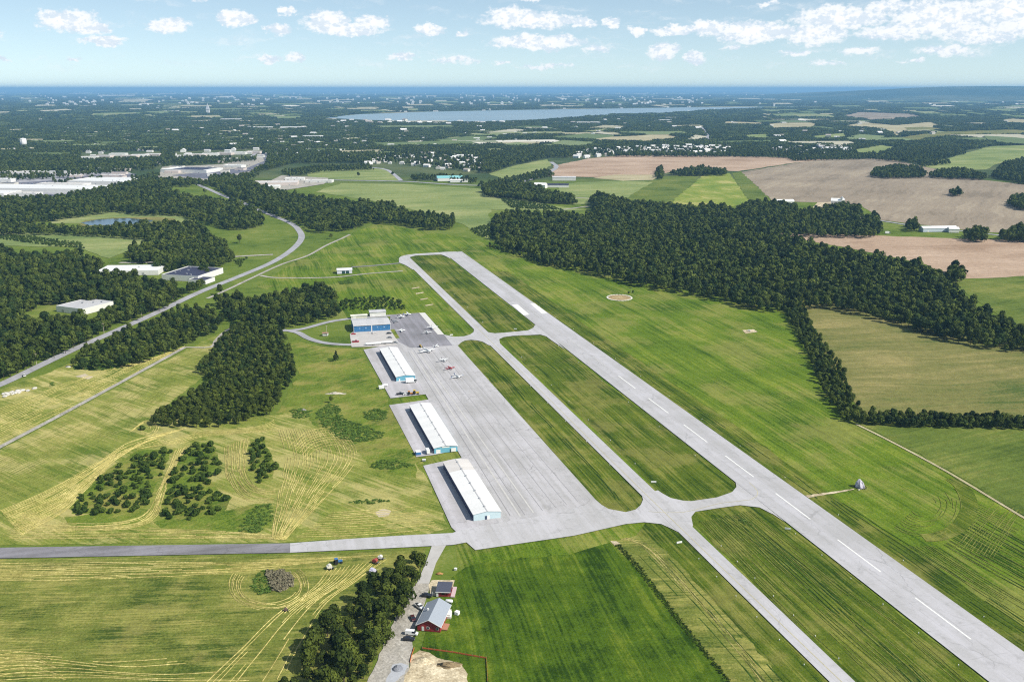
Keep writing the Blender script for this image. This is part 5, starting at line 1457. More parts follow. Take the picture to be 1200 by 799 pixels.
# farmsteads
shed_building('barn', 'long white farm building past the right stubble field on the farm road', (1102, 272), 62, 16, 6, -6, paint('pale_blue_barn_wall', (.52, .58, .66), .6), M_ROOFW, 3)
shed_building('barn', 'small white shed at the right end of the long farm building', (1118, 273), 16, 12, 6, 8, M_TRIM, M_ROOFW, 3)
shed_building('barn', 'white barn at the top left of the farmstead', (921, 240), 36, 16, 7, -6, M_TRIM, M_ROOFW, 3)
shed_building('barn', 'white gabled barn beside the silo of the farmstead', (981, 241), 26, 18, 9, 20, M_TRIM, M_ROOFW, 5)
shed_building('farm_house', 'low farmhouse with pale roof left in the farmstead trees', (908, 252), 24, 14, 5, -10, M_OFFW, M_ROOFG, 3)
shed_building('farm_house', 'tiny white house at the left end of the farm trees', (888, 256), 18, 10, 5, 10, M_TRIM, M_ROOFW, 3)
shed_building('farm_house', 'pinkish roofed farmhouse on the farm road', (1018, 261), 26, 13, 5, -8, M_OFFW, paint('pink_roof', (.55, .42, .40), .7), 3)
shed_building('farm_house', 'pale farmhouse half hidden in the middle of farm trees', (946, 253), 22, 12, 5, 12, M_OFFW, M_ROOFG, 3)
p = G(986, 241); e_ = empty('silo', (*p, .3), 0, 'slim white silo beside the gabled farm barn', 'silo')
MB().tube((0, 0, 0), (0, 0, 16), 3.2, 3.2, 14).build('shell', M_TRIM, e_); MB().tube((0, 0, 16.01), (0, 0, 18.4), 3.4, .6, 14).build('cap', M_STEEL, e_)
sheet('farm_yard', [(950, 246), (958, 238), (978, 237), (985, 243), (975, 250)], 1.0, M_SAND)
shed_building('works_hall', 'white hall with turquoise roof beside the county road', (528, 212.5), 68, 52, 8, -10, M_TRIM, paint('turquoise_roof', (.25, .55, .56), .5), 4)
shed_building('works_hall', 'white front wing of the turquoise roofed hall', (538, 214), 46, 26, 5, -6, M_TRIM, M_ROOFW, 2)
shed_building('farm_house', 'white gabled farm house in trees past the upper meadow', (632, 221), 30, 18, 8, 20, M_TRIM, M_ROOFW, 5)
shed_building('farm_house', 'long pale apartment row left of the pink field', (661, 212), 62, 16, 8, 4, M_OFFW, M_ROOFG, 3)
shed_building('farm_house', 'pale roofed row below the pink field corner', (652, 220), 60, 16, 6, 4, M_OFFW, M_DKROOF, 3)
shed_building('works_hall', 'white roofed hall in the village behind the brown field', (981, 177), 110, 60, 10, 6, M_OFFW, M_ROOFW, 3)
shed_building('works_hall', 'lilac walled hall left in the village behind the brown field', (970, 174), 70, 40, 9, 0, paint('lilac_wall', (.42, .40, .55), .7), M_ROOFP, 3)
shed_building('field_hut', 'tiny hut inside the loop road beside a thin pole', (381, 394), 5, 4, 2.6, 0, M_OFFW, paint('rust_roof', (.35, .2, .14), .7), .6)

# ------------------------------------------------------------------ aircraft
def airplane(px, az, label, body, trim, s=1.0, high=True, group='light aircraft parked on the aprons', z=.45):
    p = G(*px); h = empty('airplane', (*p, z), rz(az), label, 'airplane', group); h.scale = (s, s, s)
    n = 10
    def ring_(y, w, ht, zc): return [(w * math.cos(2 * math.pi * i / n), y, zc + ht * math.sin(2 * math.pi * i / n)) for i in range(n)]
    MB().loft([ring_(4.0, .28, .30, 1.25), ring_(3.4, .52, .52, 1.25), ring_(2.0, .60, .68, 1.35), ring_(.4, .60, .78, 1.45), ring_(-1.2, .45, .55, 1.42), ring_(-4.2, .12, .20, 1.5)][::-1]).build('fuselage', body, h, True)
    MB().box(-.63, .63, .2, 1.6, 1.62, 1.95).build('cabin_window', M_GLASS, h)
    zw = 2.18 if high else 1.02
    for sx in (-1, 1):
        q = [(sx * .2, -.3), (sx * .2, 1.35), (sx * 5.4, 1.1), (sx * 5.5, -.05)]
        if sx > 0: q = q[::-1]
        dz = .25
        lo = [(x, y, zw + dz * abs(x) / 5.4) for x, y in q]
        w = MB().hexa(lo + [(x, y, zz + .16) for x, y, zz in lo]).build('wing', body, h)
        tip = [(sx * 4.7, -.12), (sx * 4.7, 1.14), (sx * 5.42, 1.1), (sx * 5.52, -.07)]
        if sx > 0: tip = tip[::-1]
        MB().hexa([(x, y, zw + .25 + .13) for x, y in tip] + [(x, y, zw + .25 + .2) for x, y in tip]).build('wing_tip', trim, w)
        q = [(sx * .05, -4.2), (sx * .05, -3.3), (sx * 1.7, -3.5), (sx * 1.7, -4.2)]
        if sx > 0: q = q[::-1]
        MB().hexa([(x, y, 1.55) for x, y in q] + [(x, y, 1.63) for x, y in q]).build('tailplane', body, h)
        MB().tube((sx * 1.15, .2, .3), (sx * 1.27, .2, .3), .3, .3, 10).build('wheel', M_BLK, h)
        MB().tube((sx * .4, .25, 1.0), (sx * 1.15, .2, .35), .06, .05, 5).build('gear_leg', trim, h)
    MB().hexa([(-.05, -4.3, 1.6), (.05, -4.3, 1.6), (.05, -3.0, 1.6), (-.05, -3.0, 1.6), (-.04, -4.5, 3.0), (.04, -4.5, 3.0), (.04, -3.8, 3.0), (-.04, -3.8, 3.0)]).build('fin', trim, h)
    MB().tube((0, 4.0, 1.25), (0, 4.4, 1.25), .22, .04, 8).build('spinner', trim, h)
    MB().box(-.95, .95, 4.12, 4.17, 1.18, 1.32).build('propeller', M_BLK, h)
    MB().tube((-.06, 3.0, .26), (.06, 3.0, .26), .26, .26, 10).build('wheel', M_BLK, h)
    MB().tube((0, 3.0, .3), (0, 3.0, .9), .05, .06, 5).build('gear_leg', trim, h)
    return h


AW = paint('aircraft_white', (.80, .80, .79), .35, .03, 1, 0, .5); TR = paint('aircraft_red', (.42, .03, .03), .4, .05, 1); TB = paint('aircraft_blue', (.04, .09, .28), .4, .05, 1)
TD = paint('aircraft_dark', (.05, .05, .06), .4, .05, 1); TY = paint('machine_yellow', (.62, .42, .04), .5, .1, 1); TG = paint('aircraft_grey', (.35, .36, .38), .4, .05, 1)
for px, az, lb, bd, tr, s, hi in (
        ((520, 424), 150, 'white aircraft with dark tail, first of three in a row on the apron', AW, TD, 1.0, True),
        ((527, 433), 145, 'red and white aircraft, second of three in a row on the apron', TR, AW, 1.0, False),
        ((535.5, 443), 145, 'white aircraft nearest the camera on the main apron', AW, TB, 1.1, False),
        ((500, 413), 140, 'large white aircraft by the dark asphalt edge of the apron', AW, TG, 1.55, False),
        ((506.5, 386), 165, 'white aircraft tied down on the pale strip of the upper apron', AW, TD, 1.15, True),
        ((500.5, 391), 160, 'white and dark aircraft beside the pale strip on dark asphalt', AW, TD, 1.0, False),
        ((470, 389), 80, 'white aircraft beside the grass triangle near the blue hangar', AW, TG, 1.05, False),
        ((470, 373), 70, 'white aircraft behind the right end of the blue hangar', AW, TD, 1.0, True),
        ((477.5, 370), 70, 'white aircraft at the top edge of the upper apron', AW, TB, 1.0, True),
        ((463, 378), 95, 'dark grey aircraft close to the right wall of the blue hangar', TG, TD, 1.0, False),
        ((437, 391), 170, 'small white aircraft with red wing tips before the blue hangar doors', AW, TR, .8, False),
        ((511, 407), 100, 'white aircraft at the top right of the large one on the apron', AW, AW, .7, True)):
    airplane(px, az, lb, bd, tr, s, hi)
sheet('grass_triangle', [(457.5, 386.5), (462, 386), (468.5, 396.5), (464, 397)], .44, M_MEADOW)

# ------------------------------------------------------------------ vehicles
def car(px, az, label, col, kind='car', s=1.0, z=.42, name=None, group=None):
    p = G(*px); h = empty(name or {'car': 'car', 'van': 'van', 'pickup': 'pickup_truck', 'truck': 'box_truck'}[kind], (*p, z), rz(az), label, {'car': 'car', 'van': 'van', 'pickup': 'pickup', 'truck': 'truck'}[kind], group); h.scale = (s, s, s)
    L = {'car': 4.6, 'van': 5.4, 'pickup': 5.6, 'truck': 7.0}[kind]; w = .92; f = L / 2
    prof = {'car': [(-f, .35), (-f, .9), (-f + .3, 1.0), (f - .2, .88), (f, .7), (f, .35)], 'van': [(-f, .35), (-f, 1.1), (f - 1.0, 1.1), (f - .1, .95), (f, .7), (f, .35)],
            'pickup': [(-f, .45), (-f, 1.1), (f - .2, 1.1), (f, .9), (f, .45)], 'truck': [(-f, .5), (-f, .95), (f, .95), (f, .5)]}[kind]
    mb = MB(); A = [(-w, y, q) for y, q in prof]; B = [(w, y, q) for y, q in prof]
    mb.face(A); mb.face(B[::-1])
    for i in range(len(prof)):
        j = (i + 1) % len(prof); mb.face([A[j], A[i], B[i], B[j]])
    mb.build('body', col, h)
    def cab(y0, y1, z0, z1, t0, t1, mat, nm, wi=.86):
        return MB().hexa([(-wi, y0, z0), (wi, y0, z0), (wi, y1, z0), (-wi, y1, z0), (-wi + .12, y0 + t0, z1), (wi - .12, y0 + t0, z1), (wi - .12, y1 - t1, z1), (-wi + .12, y1 - t1, z1)]).build(nm, mat, h)
    if kind == 'car':
        cab(-f + .5, f - 1.2, .96, 1.42, .45, .7, M_GLASS, 'cabin'); MB().box(-.7, .7, -f + 1.0, f - 1.95, 1.424, 1.47).build('roof', col, h)
    elif kind == 'van':
        cab(-f + .05, f - .9, 1.1, 2.0, .1, .5, M_GLASS, 'cabin'); MB().box(-.84, .84, -f + .15, f - 1.45, 2.004, 2.1).build('roof', col, h)
        MB().box(-.885, .885, -f + .02, .2, 1.1, 2.0).build('side_panel', col, h)
    elif kind == 'pickup':
        cab(-.6, 1.4, 1.1, 1.75, .2, .5, M_GLASS, 'cabin'); MB().box(-.74, .74, -.38, .88, 1.754, 1.82).build('roof', col, h)
        MB().box(-.78, .78, -f + .15, -.75, 1.104, 1.13).build('load_bed', M_BLK, h)
    else:
        MB().box(-1.05, 1.05, -f, f - 2.0, .98, 3.1).build('cargo_box', col, h); cab(f - 1.9, f, .96, 2.2, .05, .45, M_GLASS, 'cab')
        MB().box(-.8, .8, f - 1.8, f - .5, 2.204, 2.28).build('roof', col, h)
    for y in (-f + .95, f - .95):
        for x in (-w - .02, w - .2): MB().tube((x, y, .34), (x + .22, y, .34), .34, .34, 10).build('wheel', M_BLK, h)
    for x in (-.7, .45):
        MB().box(x, x + .25, f - .02, f + .03, .62, .76).build('headlight', M_TRIM, h); MB().box(x, x + .25, -f - .03, -f + .02, .7, .85).build('tail_light', paint('tail_light_red', (.4, .02, .02), .4), h)
    return h


C_W, C_B, C_R, C_DR = paint('car_white', (.78, .78, .77), .3, .02, 1, 0, .5), paint('car_black', (.02, .022, .028), .25, .05, 1, 0, .5), paint('car_red', (.45, .03, .04), .3, .04, 1, 0, .5), paint('car_dark_red', (.07, .018, .02), .3, .04, 1, 0, .5)
C_S, C_BL = paint('car_silver', (.42, .43, .45), .3, .04, 1, .3, .5), paint('car_blue', (.05, .16, .36), .4, .05, 1)
car((500.3, 699.5), 100, 'black car parked crosswise between shed and house', C_B, 'car', 1.15)
car((491.5, 712.5), 140, 'white pickup parked at the upper left corner of the red house', C_W, 'pickup', 1.1)
car((484, 726), 160, 'dark maroon car in the shade at the left wall of the house', C_DR, 'car', 1.05)
car((482.5, 744), 100, 'white van parked left of the gable end of the red house', C_W, 'van', 1.05)
car((479.2, 750.5), 97, 'black car parked just below the white van', C_B, 'car', 1.15)
car((414.3, 392.3), 80, 'red car at the left corner of the blue hangar', C_R, 'car', 1.0)
car((416.8, 401.5), 82, 'bright red pickup parked below the red car on the forecourt', C_R, 'pickup', 1.2)
car((456, 391.5), 80, 'dark car on the forecourt at the right end of the blue doors', C_B, 'car', 1.1)
car((456.8, 396.5), 85, 'silver car on the forecourt below the dark one', C_S, 'car', 1.1)
car((462.5, 402.8), 75, 'silver pickup at the right end of the white trailers', C_S, 'pickup', 1.1)
car((501, 531), -16, 'white box truck at the corner of the middle row hangar', C_W, 'truck', 1.0)
car((482, 448.8), 74, 'long white box truck before the end wall of the first row hangar', C_W, 'truck', 1.35)
car((469, 462.8), 75, 'dark pickup left of the yellow machines on the hangar pad', C_B, 'pickup', 1.1)
car((476, 463), 80, 'white car between dark pickup and yellow tractor', C_W, 'car', 1.1)
car((28.5, 441), -36, 'white car driving on the main road at far left', C_W, 'car', 1.15, .36)
car((1070, 265), 110, 'white van on the farm road', C_W, 'van', 1.6, .7)
car((1040, 274.5), 90, 'white truck below the farm trees', C_W, 'truck', 1.3, .7)

def trailer(px, az, label, L=14):
    p = G(*px); h = empty('trailer', (*p, .42), rz(az), label, 'trailer', 'white trailers before the row hangar')
    n = 10; r = lambda y, k: [(1.25 * k * math.cos(2 * math.pi * i / n), y, 1.7 + 1.05 * k * math.sin(2 * math.pi * i / n)) for i in range(n)]
    MB().loft([r(-L / 2, .55), r(-L / 2 + .5, .95), r(L / 2 - 2, 1.0), r(L / 2 - .4, .8), r(L / 2, .45)][::-1]).build('shell', C_W, h, True)
    for y in (-1.0, .4):
        for x in (-1.2, 1.0): MB().tube((x, y, .36), (x + .2, y, .36), .36, .36, 10).build('wheel', M_BLK, h)
    MB().tube((0, L / 2 - .2, .8), (0, L / 2 + 1.6, .55), .08, .06, 6).build('drawbar', M_STEEL, h)


trailer((437, 404.8), -105, 'long white aircraft trailer on the forecourt edge, left one', 15); trailer((451.5, 403.3), 75, 'long white aircraft trailer on the forecourt edge, right one', 14)

# tractors and implements
def tractor(px, az, label, col, s=1.0, z=.25):
    p = G(*px); h = empty('tractor', (*p, z), rz(az), label, 'tractor'); h.scale = (s, s, s)
    MB().hexa([(-.45, .1, .8), (.45, .1, .8), (.38, 2.2, .8), (-.38, 2.2, .8), (-.42, .1, 1.7), (.42, .1, 1.7), (.34, 2.15, 1.5), (-.34, 2.15, 1.5)]).build('bonnet', col, h)
    MB().box(-.6, .6, -1.5, .1, .7, 1.2).build('chassis', M_BLK, h)
    MB().hexa([(-.8, -1.4, 1.2), (.8, -1.4, 1.2), (.8, .05, 1.2), (-.8, .05, 1.2), (-.7, -1.3, 2.6), (.7, -1.3, 2.6), (.7, -.15, 2.6), (-.7, -.15, 2.6)]).build('cab', M_GLASS, h)
    MB().box(-.85, .85, -1.5, .05, 2.6, 2.78).build('roof', col, h)
    for x in (-1.15, .7): MB().tube((x, -1.0, .85), (x + .45, -1.0, .85), .85, .85, 14).build('rear_wheel', M_BLK, h)
    for x in (-.95, .65): MB().tube((x, 1.6, .5), (x + .3, 1.6, .5), .5, .5, 12).build('front_wheel', M_BLK, h)
    MB().tube((.3, 1.3, 1.5), (.3, 1.3, 2.4), .06, .05, 6).build('exhaust', M_STEEL, h)


def baler(px, az, label, col, s=1.0, name='baler', z=.25):
    p = G(*px); h = empty(name, (*p, z), rz(az), label, name.replace('_', ' ')); h.scale = (s, s, s)
    n = 12; r = lambda x: [(x, 1.1 * math.cos(2 * math.pi * i / n), 1.5 + 1.05 * math.sin(2 * math.pi * i / n)) for i in range(n)]
    MB().loft([r(-1.0), r(1.0)]).build('drum_housing', col, h)
    MB().box(-1.3, 1.3, 1.0, 1.7, .3, .7).build('pickup_reel', M_BLK, h)
    MB().tube((0, 1.0, .8), (0, 3.2, .6), .1, .07, 6).build('drawbar', M_STEEL, h)
    for x in (-1.35, 1.05): MB().tube((x, -.1, .5), (x + .3, -.1, .5), .5, .5, 12).build('wheel', M_BLK, h)
    MB().box(-.8, .8, -1.5, -1.0, 1.0, 1.9).build('tailgate', col, h)


tractor((396, 660.5), 62, 'blue tractor working in the hay by the access road', C_BL, 1.1)
baler((386.5, 667), 62, 'cream baler hitched behind the blue tractor', M_CREAM, 1.05)
baler((440, 660), 110, 'red and white farm implement parked by the wood edge', paint('implement_red', (.32, .06, .05), .6), 1.0, 'farm_implement'); baler((446, 655.5), 95, 'pale farm implement at the top of the wood edge', M_OFFW, .9, 'farm_implement')
baler((437, 672), 40, 'white and lilac machine in the shade of the wood', paint('lilac_metal', (.55, .53, .66), .5), 1.15, 'farm_implement'); baler((335, 716), 80, 'small rusty rake left in the bottom meadow', paint('rusty_metal', (.16, .10, .08), .8), .6, 'hay_rake')
tractor((487, 462.3), 80, 'yellow tractor on the first hangar pad', TY, 1.25, .42); tractor((480.5, 463), 80, 'yellow and red loader left of the yellow tractor', paint('orange_paint', (.55, .22, .05), .5), 1.1, .42)
tractor((493, 407.5), 140, 'yellow tug at the left of the large white aircraft', TY, .9, .45)

# small things by the hangars and the house
def tank(px, az, label, col, L=4.0, r=.9, z=.42):
    p = G(*px); h = empty('storage_tank', (*p, z), rz(az), label, 'tank')
    n = 12; rg = lambda y, k: [(r * k * math.cos(2 * math.pi * i / n), y, r + .35 + r * k * math.sin(2 * math.pi * i / n)) for i in range(n)]
    MB().loft([rg(-L / 2, .5), rg(-L / 2 + .3, 1), rg(L / 2 - .3, 1), rg(L / 2, .5)][::-1]).build('shell', col, h, True)
    for y in (-L * .3, L * .3): MB().box(-r * .8, r * .8, y - .12, y + .12, 0, .75).build('saddle', M_STEEL, h)


def crate(px, az, label, col, w, d, hgt, name='storage_box', z=.42, cat='box'):
    p = G(*px); h = empty(name, (*p, z), rz(az), label, cat)
    MB().box(-w / 2, w / 2, -d / 2, d / 2, .12, hgt).build('body', col, h)
    MB().box(-w / 2 - .08, w / 2 + .08, -d / 2 - .08, d / 2 + .08, hgt + .003, hgt + .14).build('lid', M_TRIM if col is not M_TRIM else M_STEEL, h)
    for x in (-w / 2 + .05, w / 2 - .25): MB().box(x, x + .2, -d / 2 + .05, d / 2 - .05, 0, .117).build('skid', M_WOODP, h)


crate((490, 532.5), -16, 'blue waste container at the corner of the middle hangar pad', C_BL, 3.2, 4.2, 2.0, 'waste_container', cat='container')
crate((447, 455.5), -16, 'white storage box at the grass edge of the first pad', C_W, 4.2, 3.2, 2.0)
tank((451, 453.5), 70, 'white tank at the grass edge of the first pad', C_W, 5, 1.0)
tank((526.3, 706.8), 100, 'white tank behind the upper right corner of the red house', C_W, 3.6, .8, .2)
crate((526.7, 719), 10, 'white unit at the right wall of the red house', C_W, 1.4, 2.2, 1.4, z=.2); crate((526, 724.5), 10, 'cream box by the brick deck of the red house', M_CREAM, 2.2, 1.4, 1.0, z=.2)
crate((535.8, 720), 30, 'small white hut on the lawn right of the red house', C_W, 1.8, 1.8, 1.5, 'lawn_box', .2); crate((534, 668), 10, 'tiny white box on the lawn above the shed', C_W, 1.2, 1.2, .9, 'lawn_box', .2)
crate((497, 540.5), 0, 'low grey box beside the pad of the nearest hangar', M_STEEL, 2.2, 1.6, .9)


def pile(name, px, rx, ry, h, mat, label, cat, seed=1, n=(9, 16), z=.3, rough=.25):
    rg = np.random.default_rng(seed); p = G(*px); mb = MB(); nr, na = n
    for i in range(nr + 1):
        t = i / nr
        for k in range(na):
            a = 2 * math.pi * k / na; q = 1 + rg.uniform(-rough, rough) * (.6 if i else 0)
            mb.v.append((rx * t * q * math.cos(a), ry * t * q * math.sin(a), (h * (1 - t) ** 1.1 * (1 + rg.uniform(-rough, rough))) if i < nr else -.1))
    for i in range(nr):
        for k in range(na):
            j = (k + 1) % na; mb.f.append((i * na + k, (i + 1) * na + k, (i + 1) * na + j, i * na + j)); mb.mi.append(0)
    o = mb.build(name, mat, None, True); o.location = (*p, z); tag(o, label, cat)
    return o


pile('gravel_pile', (466, 784), 2.6, 2.8, 1.7, paint('grey_gravel', (.24, .25, .28), .9, .25, 2), 'dark grey gravel pile on the drive near the sand patch', 'gravel pile', 2)
sheet('gravel_spill', [(460, 779), (470, 777), (479, 780), (474, 790), (462, 800), (452, 799), (458, 788)], .365, paint('pale_gravel', (.42, .43, .46), .9, .15, 1.2), jit=.4, step=2)
pile('sand_pile', (497, 775), 5.5, 3.2, 1.6, M_SAND, 'broad tan sand pile inside the orange fence', 'sand pile', 3); pile('sand_pile', (526, 780), 5.0, 2.6, 1.4, paint('brown_earth', (.27, .20, .11), .95, .3, 1.2), 'brown earth heap right of the sand pile', 'earth pile', 4, rough=.5)
pile('brush_pile', (485, 668), 2.0, 1.2, .8, paint('orange_brush', (.42, .24, .09), .9, .3, 2), 'hidden brown brush heap by the drive', 'brush pile', 5) if False else None
pile('brush_pile', (515, 672.5), 2.0, 1.0, .8, paint('orange_brush', (.45, .25, .09), .9, .3, 2), 'small orange brown brush heap beside the concrete drive', 'brush pile', 6, rough=.5)
pile('pale_log_pile', (394, 461.5), 7.0, 1.6, 1.3, paint('pale_logs', (.58, .53, .44), .9, .25, 1.2), 'pale heap of logs in the meadow left of the hangars', 'log pile', 7, rough=.55)
pile('rubble_heap', (356, 481.5), 2.4, 1.6, 1.6, paint('grey_rubble', (.30, .29, .27), .9, .3, 1.5), 'small grey rubble heap at the edge of the mown hay', 'rubble heap', 8, rough=.5)
sheet('bare_patch', [(440, 600), (448, 596), (458, 598), (456, 604), (444, 606)], .21, paint('pale_soil', (.52, .44, .32), .95, .2, .6), jit=.6, step=2)
sheet('bare_patch', [(88, 441), (100, 438), (110, 442), (104, 445)], .21, paint('pale_soil', (.52, .44, .32)), jit=.8, step=3)
sheet('bare_patch', [(715, 634), (722, 634), (727, 637), (720, 639)], .21, M_SAND, jit=.4, step=2)
sheet('bare_patch', [(870, 387), (883, 386), (888, 389), (874, 391)], .21, M_SAND, jit=.4, step=2)

# tarpaulin mound near the runway
def tarp():
    p = G(1008, 571); h = empty('covered_mound', (*p, .2), R(15), 'lilac white tarpaulin covered mound beside the runway track', 'mound')
    h.scale = (.8, .8, .85); rg = np.random.default_rng(5); n = 18; rings = []
    for t, k in ((0, 1.0), (.18, .97), (.4, .86), (.62, .68), (.8, .46), (.93, .24), (1, .05)):
        fold = lambda i: 1 + .16 * k * math.sin(i * 2.1 + 1) + rg.uniform(-.10, .10)
        rings.append([(3.5 * k * math.cos(2 * math.pi * i / n) * fold(i) - .9 * t, 3.5 * k * math.sin(2 * math.pi * i / n) * fold(i + 3) + .8 * t, 6.2 * t + rg.uniform(-.3, .3) * (0 < t < 1)) for i in range(n)])
    MB().loft(rings).build('tarpaulin', paint('lilac_tarpaulin', (.50, .47, .56), .5, .33, .9, 0, .3), h)
    for i in range(14):
        a = 2 * math.pi * i / 14; x, y = 4.4 * math.cos(a), 4.4 * math.sin(a)
        MB().tube((x - .35 * math.sin(a), y + .35 * math.cos(a), .28), (x + .35 * math.sin(a), y - .35 * math.cos(a), .28), .3, .3, 7).build('weight_tyre', M_BLK, h)
    MB().box(-4.9, -3.9, -5.0, -4.5, 0, .9).build('anchor_block', M_CREAM, h)


tarp()

# segmented wind circle with its marker bush
cc = Vector(G(726, 349)); e_ = empty('wind_circle', (cc.x, cc.y, .2), 0, 'pale ring round bare soil in the grass right of the runway', 'marker ring')
rr_ = 14.5
mb = MB(); n = 40; mb.v = [(r_ * math.cos(2 * math.pi * i / n), r_ * math.sin(2 * math.pi * i / n) * 1.15, .06) for r_ in (.01, 12.9) for i in range(n)]
mb.f = [(i, (i + 1) % n, n + (i + 1) % n, n + i)[::-1] for i in range(n)]; mb.mi = [0] * n
mb.build('bare_soil', field_mat('reddish_soil', (.25, .17, .09), (.34, .25, .13), (.44, .36, .20), 0, 1.5, 3, .4, .5, .5, 8), e_)
for i in range(24):
    a0, a1 = 2 * math.pi * i / 24, 2 * math.pi * (i + .86) / 24
    q = [(r_ * math.cos(a), r_ * math.sin(a) * 1.15) for r_, a in ((13.2, a0), (15.2, a0), (15.2, a1), (13.2, a1))]
    MB().prism(q, .0, .25).build('ring_segment', paint('whitewashed_panel', (.70, .66, .58), .8, .12, .8), e_)
p = G(740, 343.5); e_ = empty('windsock', (*p, .2), 0, 'dark windsock mast behind the pale soil ring', 'windsock')
MB().tube((0, 0, 0), (0, 0, 6.5), .12, .08, 6).build('mast', M_STEEL, e_); MB().tube((0, 0, 6.2), (-4.0, 1.2, 5.6), .55, .25, 8).build('sock', paint('dark_sock', (.05, .06, .05), .8), e_)
place_shrub(G(742, 343), 1.0, 'dark bush at the foot of the windsock'); place_shrub(G(737, 344), .9, 'small dark bush left of the windsock mast')
for i, px in enumerate(((533, 396.2), (527, 394))): pass
crate((878, 388.4), 20, 'small pale weather box on the bare patch in the airfield grass', M_CREAM, 2.4, 1.6, 1.4, 'weather_box', .25)

# boulders by the main road
mb_r = []
for k in range(4):
    bm = bmesh.new(); bmesh.ops.create_icosphere(bm, subdivisions=2, radius=1)
    rg = random.Random(k)
    for v in bm.verts:
        v.co *= 1 + rg.uniform(-.22, .22); v.co.z *= .7
    me = bpy.data.meshes.new('boulder'); bm.to_mesh(me); bm.free(); me.materials.append(paint('pale_boulder', (.60, .57, .52), .9, .2, .8)); mb_r.append(me)
rg = random.Random(4)
for k in range(26):
    t = rg.random(); x, y = 6 + 36 * t + rg.uniform(-2, 2), 463.5 - 9.5 * t + rg.uniform(-1.8, 1.8)
    o = bpy.data.objects.new('boulder', mb_r[k % 4]); COL.objects.link(o); s = rg.uniform(.7, 1.9); p = G(x, y); o.location = (*p, .25 + s * .25); o.scale = (s * 1.2, s, s * .8); o.rotation_euler = (0, 0, rg.uniform(0, 6))
    tag(o, 'pale boulder in the heap of stones beside the main road', 'boulder', 'boulders beside the main road')
o = bpy.data.objects.new('boulder', mb_r[0]); COL.objects.link(o); p = G(80, 430.5); o.location = (*p, .5); o.scale = (2.2, 1.5, 1.0); tag(o, 'single white boulder at the left foot of the copse', 'boulder')

# orange silt fence round the sand patch
def fence(pts, label):
    P = [Vector(G(*p)) for p in pts]; h = empty('silt_fence', (P[0].x, P[0].y, .3), 0, label, 'fence')
    m = paint('orange_fence_net', (.62, .15, .05), .7, .15, 2)
    for a, b in zip(P, P[1:]):
        a, b = a - P[0], b - P[0]; d = (b - a); n = max(1, int(d.length / 2.6)); nr = Vector((-d.y, d.x)).normalized() * .03
        for k in range(n):
            q0, q1 = a + d * (k / n), a + d * ((k + .97) / n)
            MB().hexa([(*(q0 - nr), .05), (*(q1 - nr), .05), (*(q1 + nr), .05), (*(q0 + nr), .05), (*(q0 - nr), .75), (*(q1 - nr), .65), (*(q1 + nr), .65), (*(q0 + nr), .75)]).build('net_panel', m, h)
            MB().tube((q0.x, q0.y, 0), (q0.x, q0.y, 1.3), .06, .05, 5).build('stake', M_WOODP, h)


fence([(485.5, 760), (483, 767), (480.5, 777)], 'short orange net fence along the drive side of the sand patch')
fence([(495, 760.3), (530, 765), (570, 772), (571, 786), (572, 812)], 'long orange net fence round the lawn side of the sand patch')

# edge lights along runway and taxiways
M_LAMP = paint('edge_light_white', (.85, .84, .80), .4, .03, 1)
mb = MB(); mb.tube((0, 0, 0), (0, 0, .5), .12, .10, 8); ST = mb.mesh('stake', [M_STEEL]); mb = MB(); mb.tube((0, 0, .5), (0, 0, .85), .22, .16, 8); HD = mb.mesh('lamp_head', [M_LAMP])


def lights(a, b, n, label, group, off=0):
    A, B = Vector(G(*a)), Vector(G(*b)); d = (B - A).normalized(); nr = Vector((d.y, -d.x)) * off
    for k in range(n):
        p = A.lerp(B, (k + .5) / n) + nr
        e = empty('edge_light', (p.x, p.y, .2), 0, label, 'edge light', group)
        for nm, me in (('stake', ST), ('lamp_head', HD)):
            o = bpy.data.objects.new(nm, me); COL.objects.link(o); o.parent = e


lights((620, 353), (1200, 765), 13, 'white edge light along the right edge of the runway', 'right runway edge lights', -4)
lights((648, 397), (845, 553), 6, 'white edge light on the strip between runway and taxiway', 'middle strip edge lights', 4); lights((925, 614), (1158, 799), 6, 'white edge light along the lower left edge of the runway', 'lower runway edge lights', 4)
lights((830, 633), (990, 788), 7, 'white edge light right of the lower taxiway', 'right taxiway edge lights', -3); lights((815, 645), (965, 794), 6, 'white edge light left of the lower taxiway', 'left taxiway edge lights', 3)
lights((600, 412), (755, 560), 7, 'white edge light right of the upper taxiway', 'upper taxiway edge lights', -3); lights((600, 428), (735, 560), 6, 'white edge light left of the upper taxiway', 'upper left taxiway edge lights', 3)
lights((487, 304), (572, 388), 6, 'white edge light on the top grass island', 'top island edge lights', -3)


def guide_sign(px, az, label):
    p = G(*px); h = empty('taxiway_sign', (*p, .2), rz(az), label, 'sign')
    MB().box(-1.6, 1.6, -.15, .15, .3, 1.25).build('panel', M_TRIM, h)
    for x in (-1.2, 1.0): MB().box(x, x + .2, -.1, .1, 0, .297).build('post', M_STEEL, h)


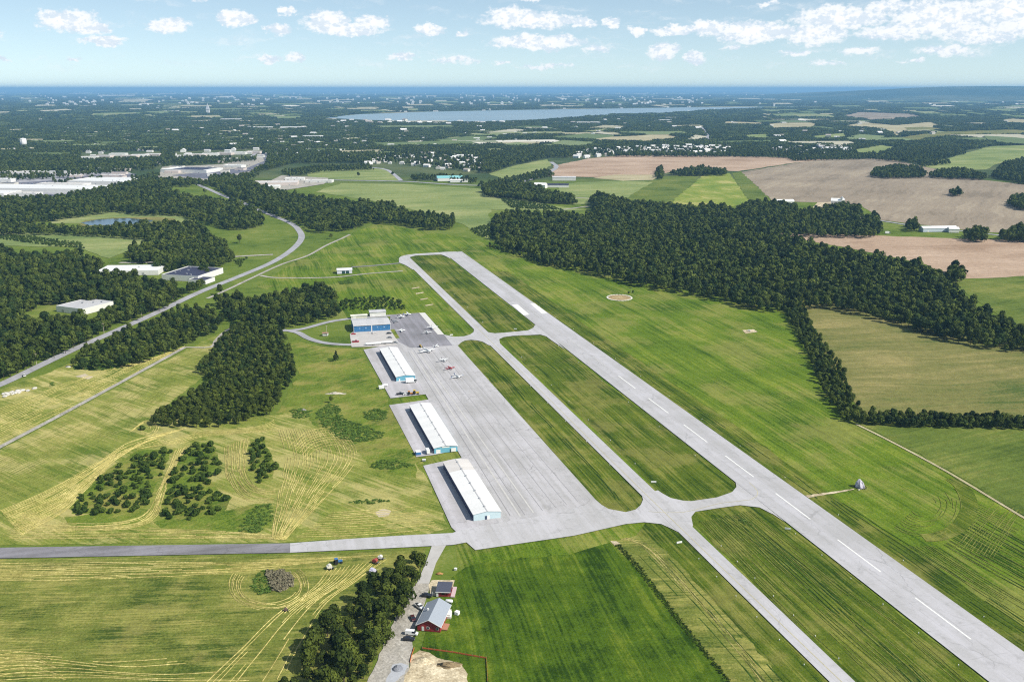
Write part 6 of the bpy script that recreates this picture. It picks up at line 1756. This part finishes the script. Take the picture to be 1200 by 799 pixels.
for px, az, lb in (((604, 386.4), 10, 'pale taxiway sign at the bottom of the top grass island'), ((796, 637), -20, 'pale taxiway sign on the lawn corner left of the taxiway'), ((766, 566), 0, 'pale taxiway sign near the tip of the middle strip'),
                   ((529, 393.3), -20, 'pale sign at the edge of the upper apron'), ((923, 621), 20, 'pale sign left of the lower runway')):
    guide_sign(px, az, lb)
# runway end marker boards and pale mown dashes left of the taxiway head
for i, (x, y) in enumerate(((486, 337), (491, 343), (496, 350), (502, 357))):
    sheet('bare_patch', [(x - 4, y + .8), (x + 5, y - .6), (x + 6, y + .2), (x - 3, y + 1.8)], .23, M_SAND)


# ------------------------------------------------------------------ far hills and the air
def hills():
    def prof(x):
        up = min(1, max(0, (x - 5200) / 6300)); up = up * up * (3 - 2 * up)
        return 300 * up * (1 - .22 * min(1, max(0, (x - 12500) / 9000))) + 5 * math.sin(x / 700.) + 3 * math.sin(x / 260.)
    mb = MB(); xs = np.linspace(5000, 40000, 110)
    for y, k in ((17500, 0), (19500, .30), (21800, .72), (24000, 1), (29000, .7)):
        for x in xs: mb.v.append((x, y + 500 * math.sin(x / 3000), max(-2, prof(x) * k * (1 + .06 * math.sin(x / 1300 + y)) - 1.5 if k < 1 else prof(x))))
    n = len(xs)
    for j in range(4):
        for i in range(n - 1): mb.f.append((j * n + i, j * n + i + 1, (j + 1) * n + i + 1, (j + 1) * n + i)); mb.mi.append(0)
    m = field_mat('far_hill_woods', (.02, .045, .018), (.035, .06, .024), (.12, .13, .06), 60, 900, 3, .3, .6, 0.01, 2500)
    tag(mb.build('hills', m, None, True), None, None, None, 'structure')


hills()


def haze():
    m = bpy.data.materials.new('haze_air'); m.use_nodes = True; t = NT(m.node_tree); t.n.clear()
    v = t.new('ShaderNodeVolumePrincipled'); v.inputs['Color'].default_value = (.31, .63, 1.0, 1); v.inputs['Density'].default_value = 4.3e-5; v.inputs['Anisotropy'].default_value = 0.0
    o = t.new('ShaderNodeOutputMaterial'); t.l.new(v.outputs[0], o.inputs['Volume'])
    b = MB().box(-61000, 61000, -3500, 91000, -3, 318).build('haze', m); tag(b, None, None, None, 'stuff')


haze()
